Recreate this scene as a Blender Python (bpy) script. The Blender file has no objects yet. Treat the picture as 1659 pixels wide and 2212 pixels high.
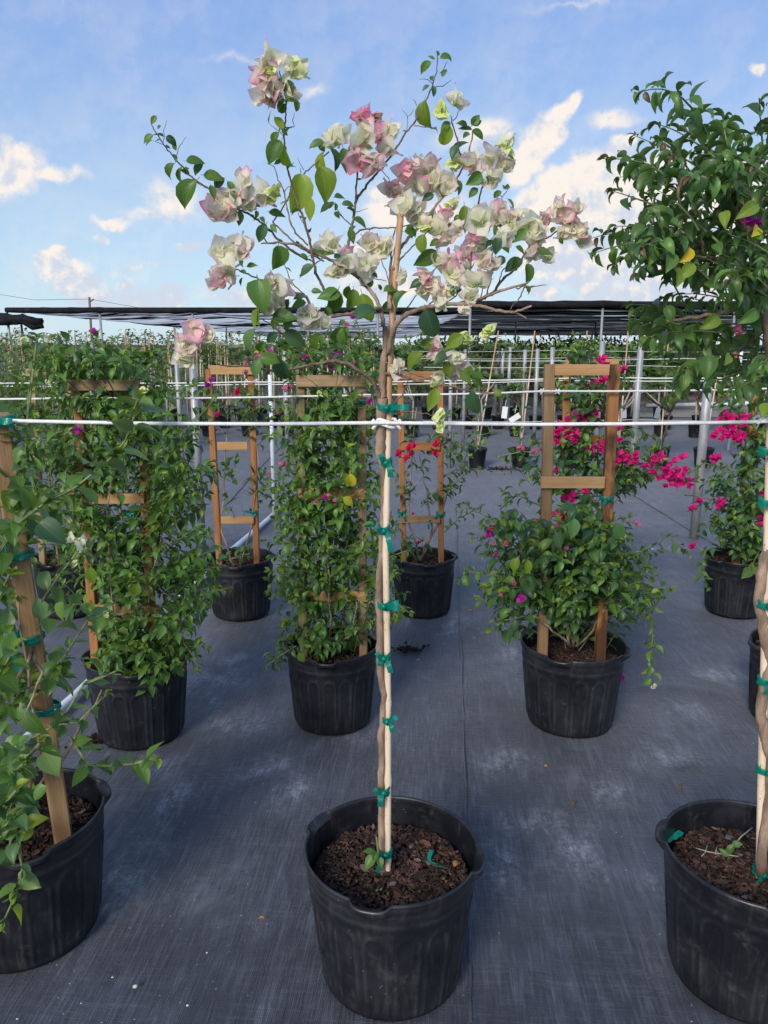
import bpy, math, random
import numpy as np
from mathutils import Vector, Matrix, noise as mnoise
random.seed(7); rng = np.random.default_rng(7)
R = math.radians
scene = bpy.context.scene
col = scene.collection

# ---------------------------------------------------------------- camera, sky, sun, exposure
F, PITCH, CAMH = 1630.0, 0.2215, 1.61          # focal length in units of a 1659 x 2212 picture
cp, sp = math.cos(PITCH), math.sin(PITCH)
cam = bpy.data.cameras.new('camera'); camo = bpy.data.objects.new('camera', cam); col.objects.link(camo)
cam.sensor_fit = 'VERTICAL'; cam.sensor_height = 36; cam.lens = F / 2212 * 36
cam.clip_start = 0.05; cam.clip_end = 2000
camo.location = (0, 0, CAMH); camo.rotation_euler = (math.pi/2 - PITCH, 0, 0)
scene.camera = camo
scene.view_settings.view_transform = 'Standard'; scene.view_settings.look = 'None'
scene.view_settings.gamma = 1; scene.view_settings.use_curve_mapping = False
scene.view_settings.exposure = 0.52
SUN_EL, SUN_AZ = R(30), R(205)                 # azimuth clockwise from +Y: behind the camera, to the left
sun = bpy.data.lights.new('sun', 'SUN'); suno = bpy.data.objects.new('sun', sun); col.objects.link(suno)
sun.energy = 2.3; sun.angle = R(20); sun.color = (1.0, 0.90, 0.78)
sd = Vector((math.sin(SUN_AZ)*math.cos(SUN_EL), math.cos(SUN_AZ)*math.cos(SUN_EL), math.sin(SUN_EL)))
suno.rotation_euler = sd.to_track_quat('Z', 'Y').to_euler()
scene.cycles.max_bounces = 6; scene.cycles.transparent_max_bounces = 12
scene.cycles.use_denoising = True

def P2(u, v, Y):
    """point at depth Y (metres ahead) that shows at (u, v)"""
    a = (u-829.5)/F; b = (v-1106)/F; t = Y/(cp-b*sp)
    return Vector((a*t, Y, CAMH-t*(sp+b*cp)))
def G2(u, v):
    a = (u-829.5)/F; b = (v-1106)/F; t = CAMH/(sp+b*cp)
    return Vector((a*t, t*(cp-b*sp), 0))
def proj(p):
    Z = p[1]*cp+(CAMH-p[2])*sp
    return 829.5+F*p[0]/Z, 1106+F*((CAMH-p[2])*cp-p[1]*sp)/Z
def c3(x, y): return 270+x*.3581, 81+y*.3581
def c4(x, y): return 756+x*.3581, 81+y*.3581
def c5(x, y): return 1242.1+x*.3539, 135+y*.3539
def k2(x, y): return 829.5+x*.5, 621+y*.5
def k1(x, y): return x*.5, 621+y*.5
def k6(x, y): return x*.4232, 1188+y*.4232
def k7(x, y): return 702+x*.2197, 810+y*.2197
def k8(x, y): return 378+x*.2604, 648+y*.2604
def kr(x, y): return 1242+x*.2513, 729+y*.2513
def kc(x, y): return 918+x*.2604, 648+y*.2604

# ---------------------------------------------------------------- node helpers
class NT:
    def __init__(s, tree): s.t = tree; s.n = tree.nodes; s.l = tree.links
    def add(s, kind, **kw):
        nd = s.n.new(kind)
        for k, v in kw.items():
            if k.startswith('_'): setattr(nd, k[1:], v)
            else:
                key = k.replace('__', ' ')
                if isinstance(v, bpy.types.NodeSocket): s.l.new(v, nd.inputs[key])
                else: nd.inputs[key].default_value = v
        return nd
    def put(s, nd, i, v):
        if isinstance(v, bpy.types.NodeSocket): s.l.new(v, nd.inputs[i])
        else: nd.inputs[i].default_value = v
    def m(s, op, a, b=0.0, c=0.0, clamp=False):
        nd = s.n.new('ShaderNodeMath'); nd.operation = op; nd.use_clamp = clamp
        s.put(nd, 0, a); s.put(nd, 1, b); s.put(nd, 2, c); return nd.outputs[0]
    def vm(s, op, a, b=(0, 0, 0)):
        nd = s.n.new('ShaderNodeVectorMath'); nd.operation = op
        s.put(nd, 0, a); s.put(nd, 1, b); return nd.outputs[0]
    def mix(s, f, a, b, blend='MIX'):
        nd = s.n.new('ShaderNodeMix'); nd.data_type = 'RGBA'; nd.blend_type = blend
        s.put(nd, 0, f); s.put(nd, 6, a); s.put(nd, 7, b); return nd.outputs[2]
    def noise(s, vec, scale, detail=3, rough=.55, dist=0.0, out=0):
        nd = s.n.new('ShaderNodeTexNoise'); s.put(nd, 'Vector', vec); s.put(nd, 'Scale', scale)
        s.put(nd, 'Detail', detail); s.put(nd, 'Roughness', rough); s.put(nd, 'Distortion', dist)
        return nd.outputs[out]
    def rng(s, v, a, b, c=0.0, d=1.0):
        nd = s.n.new('ShaderNodeMapRange'); nd.interpolation_type = 'SMOOTHSTEP'
        s.put(nd, 0, v); s.put(nd, 1, a); s.put(nd, 2, b); s.put(nd, 3, c); s.put(nd, 4, d); return nd.outputs[0]
    def scale(s, vec, sc):
        nd = s.n.new('ShaderNodeMapping'); s.put(nd, 'Vector', vec); nd.inputs['Scale'].default_value = sc; return nd.outputs[0]
    def bump(s, h, strength=.3, dist=.01):
        nd = s.n.new('ShaderNodeBump'); s.put(nd, 'Height', h); nd.inputs['Strength'].default_value = strength
        nd.inputs['Distance'].default_value = dist; return nd.outputs[0]
def newmat(name):
    m = bpy.data.materials.new(name); m.use_nodes = True; t = NT(m.node_tree)
    b = t.n['Principled BSDF']; return m, t, b
def C(r, g, b): return (r, g, b, 1.0)

# ---------------------------------------------------------------- world: blue evening sky with lit clouds
w = bpy.data.worlds.new('World'); scene.world = w; w.use_nodes = True
t = NT(w.node_tree); t.n.clear()
sky = t.n.new('ShaderNodeTexSky'); sky.sky_type = 'NISHITA'; sky.sun_disc = False
sky.sun_elevation = SUN_EL; sky.sun_rotation = SUN_AZ; sky.air_density = 1.0; sky.dust_density = .35; sky.ozone_density = 2.2
tc = t.n.new('ShaderNodeTexCoord'); d = tc.outputs['Generated']
sx = t.n.new('ShaderNodeSeparateXYZ'); t.l.new(d, sx.inputs[0])
az = t.m('ARCTAN2', sx.outputs[0], sx.outputs[1]); el = t.m('ARCSINE', sx.outputs[2])
ae = t.n.new('ShaderNodeCombineXYZ'); t.l.new(az, ae.inputs[0]); t.l.new(el, ae.inputs[1])
w1 = t.vm('SUBTRACT', t.noise(d, 13.0, 3, .5, 0, 1), (.5, .5, .5)); w2 = t.vm('SUBTRACT', t.noise(d, 42.0, 4, .6, 0, 1), (.5, .5, .5))
wv = t.vm('ADD', t.vm('MULTIPLY', w1, (.055, .050, 0)), t.vm('MULTIPLY', w2, (.020, .020, 0)))
aew = t.vm('ADD', ae.outputs[0], wv)
blobs = [(1238,218,20,22,1),(1222,242,28,28,1),(1202,268,36,32,1),(1182,290,38,36,1),(1160,318,40,40,1),(1142,345,42,42,1),(1118,375,32,32,.8),
 (1330,318,30,30,1),(1285,352,46,44,1),(1225,402,60,50,1),(1300,430,105,72,1),(1175,462,75,55,1),(1420,440,130,110,1),(1380,560,170,60,.9),(1230,560,110,52,.8),
 (1290,600,60,38,1),(1500,610,180,60,.8),(1560,420,120,90,.8),(1600,540,140,70,.8),
 (48,348,46,36,1),(15,380,70,40,.9),(120,372,70,20,.75),(238,474,40,17,.9),(212,512,24,10,.7),(-80,360,70,50,.9),
 (112,552,32,20,1),(140,582,46,30,1),(172,618,52,34,1),(215,655,60,30,1),(290,625,22,24,.65),(310,655,50,22,.7),(375,650,40,22,.9),
 (408,535,34,16,.8),(378,430,60,44,.6),(330,460,90,20,.45),(845,450,75,42,.85),(790,530,120,30,.5),(950,470,90,60,.5),(1050,290,110,40,.5),
 (880,620,230,34,.6),(1180,630,32,16,1),(1330,650,140,24,.9),(560,640,140,24,.6),(1640,152,22,14,.85),(1330,255,60,16,.45),(690,205,50,18,.35),(500,130,90,14,.28),(1240,20,120,14,.3),(300,585,190,10,.35)]
def angles(u, v):
    a = (u-829.5)/F; b = (v-1106)/F; dd = Vector((a, cp-b*sp, -(sp+b*cp))).normalized()
    return math.atan2(dd.x, dd.y), math.asin(dd.z)
fld = None
for (u, v, ru, rv, s_) in blobs:
    A, E_ = angles(u, v); A2, _ = angles(u+ru, v); _, E2 = angles(u, v-rv)
    ra, re = abs(A2-A)*1.45, abs(E2-E_)*1.45
    q = t.vm('MULTIPLY', t.vm('SUBTRACT', aew, (A, E_, 0)), (1/ra, 1/re, 0))
    ln = t.n.new('ShaderNodeVectorMath'); ln.operation = 'LENGTH'; t.l.new(q, ln.inputs[0])
    f_ = t.m('MULTIPLY', t.m('SUBTRACT', 1.0, ln.outputs['Value'], clamp=True), s_)
    if fld is None: fld = f_
    else:
        sm = t.n.new('ShaderNodeMath'); sm.operation = 'SMOOTH_MAX'; t.l.new(fld, sm.inputs[0]); t.l.new(f_, sm.inputs[1]); sm.inputs[2].default_value = .18
        fld = sm.outputs[0]
# beyond the frame: the same scattered low cumulus all round
ang = t.m('ABSOLUTE', az)
outm = t.rng(ang, .62, .8)
lown = t.noise(t.scale(d, (1, 1, 2.2)), 3.2, 3, .5)
gen = t.m('MULTIPLY', t.m('MULTIPLY', t.rng(lown, .52, .75), outm), t.rng(el, .5, .15))
fld = t.m('ADD', fld, t.m('MULTIPLY', gen, .6))
n1 = t.noise(d, 20.0, 9, .62); n2 = t.noise(t.vm('ADD', d, (-.006, 0, .010)), 20.0, 6, .62)
nb = t.noise(d, 5.0, 3, .5)
dens = t.m('ADD', fld, t.m('MULTIPLY', t.m('SUBTRACT', n1, .5), t.m('MULTIPLY_ADD', t.m('MINIMUM', fld, .5), 1.15, .04)))
cov = t.rng(dens, .05, .50)
wisp = t.m('MULTIPLY', t.rng(t.noise(t.scale(d, (1.2, 1, 6)), 2.3, 6, .6, 1.2), .46, .85), .09)
cov = t.m('MAXIMUM', cov, wisp)
lit = t.m('ADD', t.m('MULTIPLY', t.m('SUBTRACT', n1, n2), 4.0), t.rng(nb, .35, .65, .25, .75))
lit = t.m('ADD', lit, t.rng(el, .02, .20, -.30, .22))
cc = t.mix(t.rng(lit, .05, .85), C(6.0, 6.6, 7.7), C(9.3, 8.5, 7.7))
tint = t.mix(1.0, sky.outputs[0], C(.98, 1.06, 1.22), 'MULTIPLY')
grad = t.mix(t.rng(el, .0, .40), C(5.6, 7.5, 8.8), C(2.5, 4.3, 8.3))
tint = t.mix(.75, tint, grad)
skyc = t.mix(t.m('MULTIPLY', cov, .96), tint, cc)
bg = t.n.new('ShaderNodeBackground'); t.l.new(skyc, bg.inputs[0]); bg.inputs[1].default_value = 0.075
wo = t.n.new('ShaderNodeOutputWorld'); t.l.new(bg.outputs[0], wo.inputs[0])

# ---------------------------------------------------------------- materials
M = {}
def leafmat(key, top, back, var=.25, trans=.28, rough=.42, veins=1.0, young=None):
    m, t, b = newmat(key); gi = t.n.new('ShaderNodeNewGeometry'); oi = t.n.new('ShaderNodeObjectInfo')
    uv = t.n.new('ShaderNodeUVMap'); sx = t.n.new('ShaderNodeSeparateXYZ'); t.l.new(uv.outputs[0], sx.inputs[0])
    r = t.m('FRACT', t.m('ADD', t.m('MULTIPLY', gi.outputs['Random Per Island'], 1.7), oi.outputs['Random']))
    c = t.mix(r, C(*[x*(1-var) for x in top]), C(*[min(1, x*(1+var*1.5)) for x in top]))
    r2 = t.m('FRACT', t.m('MULTIPLY', r, 7.31))
    c = t.mix(t.m('MULTIPLY', t.rng(r2, .72, 1.0), .55), c, C(top[0]*2.0, top[1]*1.45, top[2]*.9))
    n = t.noise(uv.outputs[0], 5, 3); c = t.mix(t.rng(n, .35, .75, 0, .35), c, C(top[0]*1.3, top[1]*1.15, top[2]))
    au = t.m('ABSOLUTE', t.m('SUBTRACT', sx.outputs[0], .5))
    mid = t.rng(au, .035, .0, 0, 1)
    sv = t.m('PINGPONG', t.m('SUBTRACT', t.m('MULTIPLY', sx.outputs[1], 6.0), t.m('MULTIPLY', au, 5.0)), .5)
    side = t.m('MULTIPLY', t.rng(sv, .07, .0), .45)
    vein = t.m('MULTIPLY', t.m('MAXIMUM', mid, side), .45*veins)
    c = t.mix(vein, c, C(top[0]*2.2+.02, top[1]*1.7+.02, top[2]*1.6+.01))
    cb = t.mix(vein, C(*back), C(back[0]*1.5, back[1]*1.3, back[2]*1.4))
    cc = t.mix(gi.outputs['Backfacing'], c, cb)
    t.l.new(cc, b.inputs['Base Color']); b.inputs['Roughness'].default_value = rough
    b.inputs['Specular IOR Level'].default_value = .45
    t.l.new(t.bump(t.m('MULTIPLY', t.m('MAXIMUM', mid, side), -1), .25, .002), b.inputs['Normal'])
    tr = t.n.new('ShaderNodeBsdfTranslucent'); t.l.new(t.mix(1.0, cc, C(1.9, 1.7, .6), 'MULTIPLY'), tr.inputs[0])
    mx = t.n.new('ShaderNodeMixShader'); mx.inputs[0].default_value = trans
    t.l.new(b.outputs[0], mx.inputs[1]); t.l.new(tr.outputs[0], mx.inputs[2]); t.l.new(mx.outputs[0], t.n['Material Output'].inputs[0])
    M[key] = m
leafmat('leaf_hero', (.070, .155, .028), (.13, .22, .06))
leafmat('leaf_deep', (.038, .100, .045), (.08, .15, .06))
leafmat('leaf_lime', (.17, .27, .035), (.22, .32, .07), trans=.4)
leafmat('leaf_bush', (.086, .190, .040), (.12, .22, .07), var=.35, rough=.36)
leafmat('leaf_dark', (.050, .118, .034), (.08, .15, .05), var=.35, rough=.34)
leafmat('leaf_soft', (.085, .175, .060), (.14, .23, .10))
leafmat('leaf_yellow', (.45, .42, .03), (.42, .40, .06), trans=.4)
leafmat('leaf_grey', (.12, .19, .08), (.17, .23, .12))
leafmat('leaf_rust', (.13, .085, .045), (.16, .11, .07))
leafmat('leaf_dry', (.42, .22, .09), (.42, .25, .12), veins=.6)
def bractmat(key, base, edge, lo, hi, trans=.42, green=.0):
    m, t, b = newmat(key); gi = t.n.new('ShaderNodeNewGeometry'); oi = t.n.new('ShaderNodeObjectInfo')
    uv = t.n.new('ShaderNodeUVMap'); sx = t.n.new('ShaderNodeSeparateXYZ'); t.l.new(uv.outputs[0], sx.inputs[0])
    r = t.m('FRACT', t.m('ADD', gi.outputs['Random Per Island'], oi.outputs['Random']))
    au = t.m('ABSOLUTE', t.m('SUBTRACT', sx.outputs[0], .5))
    e = t.m('ADD', t.m('MULTIPLY', sx.outputs[1], .8), t.m('MULTIPLY', au, .7))
    e = t.m('ADD', e, t.m('MULTIPLY', t.m('SUBTRACT', r, .5), .55))
    e = t.m('ADD', e, t.m('MULTIPLY', t.m('SUBTRACT', t.noise(uv.outputs[0], 2.5, 2), .5), .3))
    c = t.mix(t.rng(e, lo, hi), C(*base), C(*edge))
    c = t.mix(t.m('MULTIPLY', t.rng(sx.outputs[1], .45, .0), green), c, C(.50, .62, .14))
    mid = t.rng(au, .03, .0)
    sv = t.m('PINGPONG', t.m('SUBTRACT', t.m('MULTIPLY', sx.outputs[1], 5.0), t.m('MULTIPLY', au, 6.0)), .5)
    vein = t.m('MULTIPLY', t.m('MAXIMUM', mid, t.m('MULTIPLY', t.rng(sv, .05, .0), .5)), .45)
    c = t.mix(vein, c, t.mix(1.0, c, C(.55, .62, .42), 'MULTIPLY'))
    t.l.new(c, b.inputs['Base Color']); b.inputs['Roughness'].default_value = .6; b.inputs['Specular IOR Level'].default_value = .25
    tr = t.n.new('ShaderNodeBsdfTranslucent'); t.l.new(c, tr.inputs[0])
    mx = t.n.new('ShaderNodeMixShader'); mx.inputs[0].default_value = trans
    t.l.new(b.outputs[0], mx.inputs[1]); t.l.new(tr.outputs[0], mx.inputs[2]); t.l.new(mx.outputs[0], t.n['Material Output'].inputs[0])
    M[key] = m
bractmat('bract_cream', (.95, .95, .76), (.94, .72, .74), .65, 1.25, green=.5, trans=.50)
bractmat('bract_blush', (.95, .91, .76), (.92, .30, .52), .62, 1.32, green=.35, trans=.50)
bractmat('bract_pink', (.94, .76, .72), (.92, .24, .48), .45, 1.2, trans=.50)
bractmat('bract_lime', (.66, .76, .26), (.80, .84, .48), .3, 1.0, trans=.3)
bractmat('bract_hot', (.68, .015, .20), (.78, .02, .28), .2, 1.0, trans=.35)
bractmat('bract_red', (.66, .015, .075), (.78, .02, .13), .2, 1.0, trans=.35)
bractmat('bract_magenta', (.52, .03, .36), (.62, .05, .48), .2, 1.0)
bractmat('bract_rose', (.62, .26, .30), (.66, .10, .26), .3, 1.0)
bractmat('bract_brown', (.28, .19, .12), (.22, .12, .08), .3, 1.0, trans=.2)

def woodmat(key, c1, c2, dark=.35, rough=.75, stain=.0):
    m, t, b = newmat(key); tc = t.n.new('ShaderNodeTexCoord'); oi = t.n.new('ShaderNodeObjectInfo')
    v = t.vm('ADD', tc.outputs['Object'], t.vm('MULTIPLY', oi.outputs['Location'], (7.3, 5.1, 3.7)))
    g1 = t.noise(t.scale(v, (90, 90, 3.0)), 1.0, 5, .65, .6); g2 = t.noise(t.scale(v, (240, 240, 14)), 1.0, 3, .6)
    g3 = t.noise(t.scale(v, (14, 14, 5)), 1.0, 3, .5)
    c = t.mix(t.rng(g1, .3, .7), C(*c1), C(*c2))
    c = t.mix(t.rng(g2, .52, .8, 0, .6), c, C(*[x*.55 for x in c1]))
    c = t.mix(t.rng(g3, .45, .75, 0, dark), c, C(*[x*.35 for x in c1]))
    if stain: c = t.mix(t.rng(t.noise(t.scale(v, (9, 9, 3.2)), 1.0, 4, .6), .5, .62, 0, stain), c, C(.035, .018, .010))
    t.l.new(c, b.inputs['Base Color']); b.inputs['Roughness'].default_value = rough; b.inputs['Specular IOR Level'].default_value = .3
    t.l.new(t.bump(t.m('ADD', g1, t.m('MULTIPLY', g2, .6)), .5, .0015), b.inputs['Normal']); M[key] = m
woodmat('wood_orange', (.30, .125, .040), (.42, .205, .080))
woodmat('wood_honey', (.42, .235, .100), (.52, .32, .150), dark=.15)
woodmat('wood_grey', (.235, .165, .095), (.32, .235, .140), dark=.25)
woodmat('wood_stained', (.30, .125, .040), (.40, .19, .075), dark=.4, stain=.85)
woodmat('wood_green', (.20, .165, .075), (.27, .225, .11), dark=.35)
woodmat('wood_rough', (.24, .140, .065), (.34, .225, .12), dark=.3)

def simple(key, c, rough=.6, metal=0, var=.15, scale=20, bump=0, spec=.5, stretch=(1, 1, 1), c2=None, lo=.35, hi=.7, bs=None):
    m, t, b = newmat(key); tc = t.n.new('ShaderNodeTexCoord'); oi = t.n.new('ShaderNodeObjectInfo')
    v = t.vm('ADD', t.scale(tc.outputs['Object'], stretch), t.vm('MULTIPLY', oi.outputs['Location'], (3.3, 2.1, 1.7)))
    n = t.noise(v, scale, 5, .6); n2 = t.noise(v, scale*5, 3, .6)
    cb = c2 or tuple(min(1, x*(1+var*2)) for x in c)
    cc = t.mix(t.rng(n, lo, hi), C(*[x*(1-var) for x in c]), C(*cb))
    cc = t.mix(t.rng(n2, .5, .8, 0, .3), cc, C(*[x*.6 for x in c]))
    t.l.new(cc, b.inputs['Base Color']); b.inputs['Roughness'].default_value = rough; b.inputs['Metallic'].default_value = metal
    b.inputs['Specular IOR Level'].default_value = spec
    if bump: t.l.new(t.bump(t.m('ADD', n2, n), bump, bs or .003), b.inputs['Normal'])
    M[key] = m
simple('bark', (.26, .185, .13), .85, var=.3, scale=30, bump=.8, stretch=(1, 1, .35), spec=.2, bs=.004)
simple('twig', (.17, .115, .085), .8, var=.3, scale=60, bump=.5, spec=.25)
simple('twig_green', (.13, .17, .06), .7, var=.3, scale=40)
woodmat('wood_grey', (.30, .20, .11), (.40, .285, .165), dark=.2)
simple('rope', (.78, .78, .76), .8, var=.06, scale=60)
simple('galvanised', (.34, .36, .37), .5, .3, var=.18, scale=14, c2=(.46, .45, .43), spec=.5, stretch=(1, 1, .3))
simple('steel', (.30, .32, .33), .5, .2, var=.1, scale=10)
simple('pvc', (.72, .74, .76), .4, var=.06, scale=6)
simple('soil', (.026, .015, .011), .95, var=.4, scale=45, bump=1.0, c2=(.060, .036, .025), spec=.1, bs=.01)
simple('soil_light', (.10, .07, .05), .95, var=.4, scale=60, bump=1.0, spec=.1)
simple('chip_brown', (.085, .048, .034), .85, var=.3, scale=30, bump=.5, spec=.25)
simple('chip_red', (.125, .058, .040), .85, var=.3, scale=30, bump=.5, spec=.25)
simple('chip_grey', (.16, .13, .115), .85, var=.3, scale=30, bump=.5, spec=.25)
simple('chip_dark', (.034, .021, .017), .85, var=.3, scale=30, bump=.5, spec=.25)
simple('stone', (.62, .58, .50), .8, var=.2, scale=60, bump=.4)
simple('black_net', (.012, .012, .014), .85, var=.3, scale=8, spec=.2)
simple('tag_white', (.78, .78, .76), .5, var=.05)
simple('red_plastic', (.55, .03, .03), .4)
simple('gravel', (.33, .30, .27), .9, var=.35, scale=25, bump=.8, c2=(.48, .44, .40), bs=.02)
simple('far_ground', (.055, .06, .035), .95, var=.4, scale=1.5, bump=.3)
simple('dead_brown', (.30, .15, .06), .8, var=.3, scale=30)
def ribbonmat():
    m, t, b = newmat('green_tape'); b.inputs['Base Color'].default_value = C(.004, .24, .17)
    b.inputs['Roughness'].default_value = .35
    tr = t.n.new('ShaderNodeBsdfTranslucent'); tr.inputs[0].default_value = C(.01, .50, .38)
    mx = t.n.new('ShaderNodeMixShader'); mx.inputs[0].default_value = .35
    t.l.new(b.outputs[0], mx.inputs[1]); t.l.new(tr.outputs[0], mx.inputs[2]); t.l.new(mx.outputs[0], t.n['Material Output'].inputs[0]); M['tape'] = m
ribbonmat()
def bamboomat():
    m, t, b = newmat('bamboo'); tc = t.n.new('ShaderNodeTexCoord'); v = tc.outputs['Object']
    g = t.noise(t.scale(v, (160, 160, 2.0)), 1.0, 4, .6); sp_ = t.noise(t.scale(v, (260, 260, 90)), 1.0, 2)
    blot = t.noise(t.scale(v, (18, 18, 5)), 1.0, 4, .6)
    c = t.mix(t.rng(g, .3, .7), C(.70, .54, .38), C(.80, .67, .50))
    c = t.mix(t.rng(blot, .52, .72, 0, .6), c, C(.42, .25, .12))
    zz = t.n.new('ShaderNodeSeparateXYZ'); t.l.new(v, zz.inputs[0])
    c = t.mix(t.m('MULTIPLY', t.rng(zz.outputs[2], 1.12, 1.26), t.rng(g, .25, .6, .55, .95)), c, C(.40, .215, .095))
    c = t.mix(t.m('MULTIPLY', t.rng(sp_, .64, .72), t.rng(blot, .4, .6)), c, C(.10, .06, .04))
    t.l.new(c, b.inputs['Base Color']); b.inputs['Roughness'].default_value = .5; b.inputs['Specular IOR Level'].default_value = .35
    t.l.new(t.bump(g, .25, .001), b.inputs['Normal']); M['bamboo'] = m
bamboomat()
def potmat():
    m, t, b = newmat('black_pot'); tc = t.n.new('ShaderNodeTexCoord'); oi = t.n.new('ShaderNodeObjectInfo')
    v = t.vm('ADD', tc.outputs['Object'], t.vm('MULTIPLY', oi.outputs['Location'], (3.3, 2.1, 1.7)))
    n = t.noise(v, 7, 6, .65); f = t.noise(t.scale(v, (40, 40, 8)), 1.0, 4, .7); dr = t.noise(t.scale(v, (26, 26, 2.2)), 1.0, 4, .6)
    sx = t.n.new('ShaderNodeSeparateXYZ'); t.l.new(tc.outputs['Object'], sx.inputs[0])
    c = t.mix(t.rng(n, .35, .75), C(.007, .008, .011), C(.017, .019, .024))
    low = t.rng(sx.outputs[2], .10, .0, .15, .8)
    c = t.mix(t.m('MULTIPLY', t.rng(f, .50, .78), .30), c, C(.10, .092, .082))
    c = t.mix(t.rng(t.noise(v, 16, 5, .7), .56, .72, 0, .38), c, C(.085, .080, .074))
    c = t.mix(t.m('MULTIPLY', t.rng(dr, .62, .78), low), c, C(.17, .14, .10))
    ra = t.n.new('ShaderNodeAttribute'); ra.attribute_name = 'ridge'
    c = t.mix(t.m('MULTIPLY', ra.outputs['Fac'], t.rng(n, .35, .65, .0, .42)), c, C(.060, .062, .068))
    spk = t.n.new('ShaderNodeTexVoronoi'); t.l.new(v, spk.inputs['Vector']); spk.inputs['Scale'].default_value = 60
    c = t.mix(t.m('MULTIPLY', t.rng(spk.outputs[0], .10, .04), t.rng(n, .5, .6)), c, C(.28, .27, .25))
    t.l.new(c, b.inputs['Base Color']); t.l.new(t.rng(n, .3, .7, .27, .46), b.inputs['Roughness'])
    b.inputs['Specular IOR Level'].default_value = .5
    t.l.new(t.bump(n, .25, .004), b.inputs['Normal']); M['pot'] = m
potmat()
def fabricmat():
    m, t, b = newmat('ground_fabric'); tc = t.n.new('ShaderNodeTexCoord'); v = tc.outputs['Object']
    at = t.n.new('ShaderNodeAttribute'); at.attribute_name = 'dust'
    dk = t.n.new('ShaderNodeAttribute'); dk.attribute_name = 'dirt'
    rot = t.n.new('ShaderNodeMapping'); t.l.new(v, rot.inputs[0]); rot.inputs['Rotation'].default_value = (0, 0, R(4)); vr = rot.outputs[0]
    wx = t.n.new('ShaderNodeTexWave'); t.l.new(vr, wx.inputs['Vector']); wx.bands_direction = 'X'; wx.inputs['Scale'].default_value = 70; wx.inputs['Distortion'].default_value = 2.5; wx.inputs['Detail Scale'].default_value = 2
    wy = t.n.new('ShaderNodeTexWave'); t.l.new(vr, wy.inputs['Vector']); wy.bands_direction = 'Y'; wy.inputs['Scale'].default_value = 70; wy.inputs['Distortion'].default_value = 2.5; wy.inputs['Detail Scale'].default_value = 2
    weave = t.m('MULTIPLY', wx.outputs['Fac'], wy.outputs['Fac'])
    s1 = t.noise(t.scale(vr, (120, 7, 1)), 1.0, 4, .65); s2 = t.noise(t.scale(vr, (8, 130, 1)), 1.0, 4, .65)
    big = t.noise(v, 1.6, 5, .62, .4); mid = t.noise(t.scale(v, (1, .6, 1)), 5.5, 6, .7, .6); fine = t.noise(v, 45, 5, .75)
    c = t.mix(t.rng(big, .3, .72), C(.011, .015, .024), C(.042, .050, .070))
    c = t.mix(t.rng(s1, .45, .80, 0, .65), c, C(.15, .165, .20))
    c = t.mix(t.rng(s2, .46, .82, 0, .40), c, C(.14, .15, .175))
    c = t.mix(t.rng(s1, .47, .25, 0, .8), c, C(.010, .012, .017))
    for sc_, lo_, f_ in (((26, 2.2, 1), .50, .45), ((3.0, 34, 1), .54, .30)):
        c = t.mix(t.rng(t.noise(t.scale(vr, sc_), 1.0, 6, .7, .25), lo_, .74, 0, f_), c, C(.155, .175, .215))
    c = t.mix(t.rng(t.noise(t.scale(vr, (22, 2.6, 1)), 1.0, 5, .7, .2), .45, .28, 0, .6), c, C(.010, .011, .015))
    c = t.mix(t.rng(mid, .50, .76, 0, .45), c, C(.16, .175, .215))
    c = t.mix(t.rng(t.noise(v, 2.6, 4, .6), .56, .36, 0, .55), c, C(.012, .015, .024))
    dust = t.m('MULTIPLY', at.outputs['Fac'], t.m('MULTIPLY', t.rng(mid, .32, .66), t.rng(t.m('ADD', fine, t.m('MULTIPLY', weave, .25)), .38, .72)))
    dust = t.m('MULTIPLY', dust, t.rng(t.noise(t.scale(vr, (34, 5, 1)), 1.0, 6, .75, .3), .34, .62, .12, .85))
    c = t.mix(t.m('MULTIPLY', dust, 1.0), c, C(.50, .52, .56))
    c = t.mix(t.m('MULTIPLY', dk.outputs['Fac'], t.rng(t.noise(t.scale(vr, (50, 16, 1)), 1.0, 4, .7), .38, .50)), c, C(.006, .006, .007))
    vo = t.n.new('ShaderNodeTexVoronoi'); t.l.new(v, vo.inputs['Vector']); vo.inputs['Scale'].default_value = 28
    c = t.mix(t.m('MULTIPLY', t.rng(vo.outputs[0], .085, .04), t.rng(big, .45, .6)), c, C(.5, .49, .46))
    t.l.new(c, b.inputs['Base Color']); b.inputs['Roughness'].default_value = .50; b.inputs['Specular IOR Level'].default_value = .62
    sh = 'Sheen Weight'; b.inputs[sh].default_value = .22; b.inputs['Sheen Roughness'].default_value = .45; b.inputs['Sheen Tint'].default_value = C(.86, .90, 1)
    h = t.m('ADD', t.m('MULTIPLY', weave, .18), t.m('ADD', t.m('MULTIPLY', s1, .8), t.m('ADD', t.m('MULTIPLY', s2, .5), t.m('MULTIPLY', mid, 2.2))))
    t.l.new(t.bump(h, .8, .008), b.inputs['Normal']); M['fabric'] = m
fabricmat()
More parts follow.
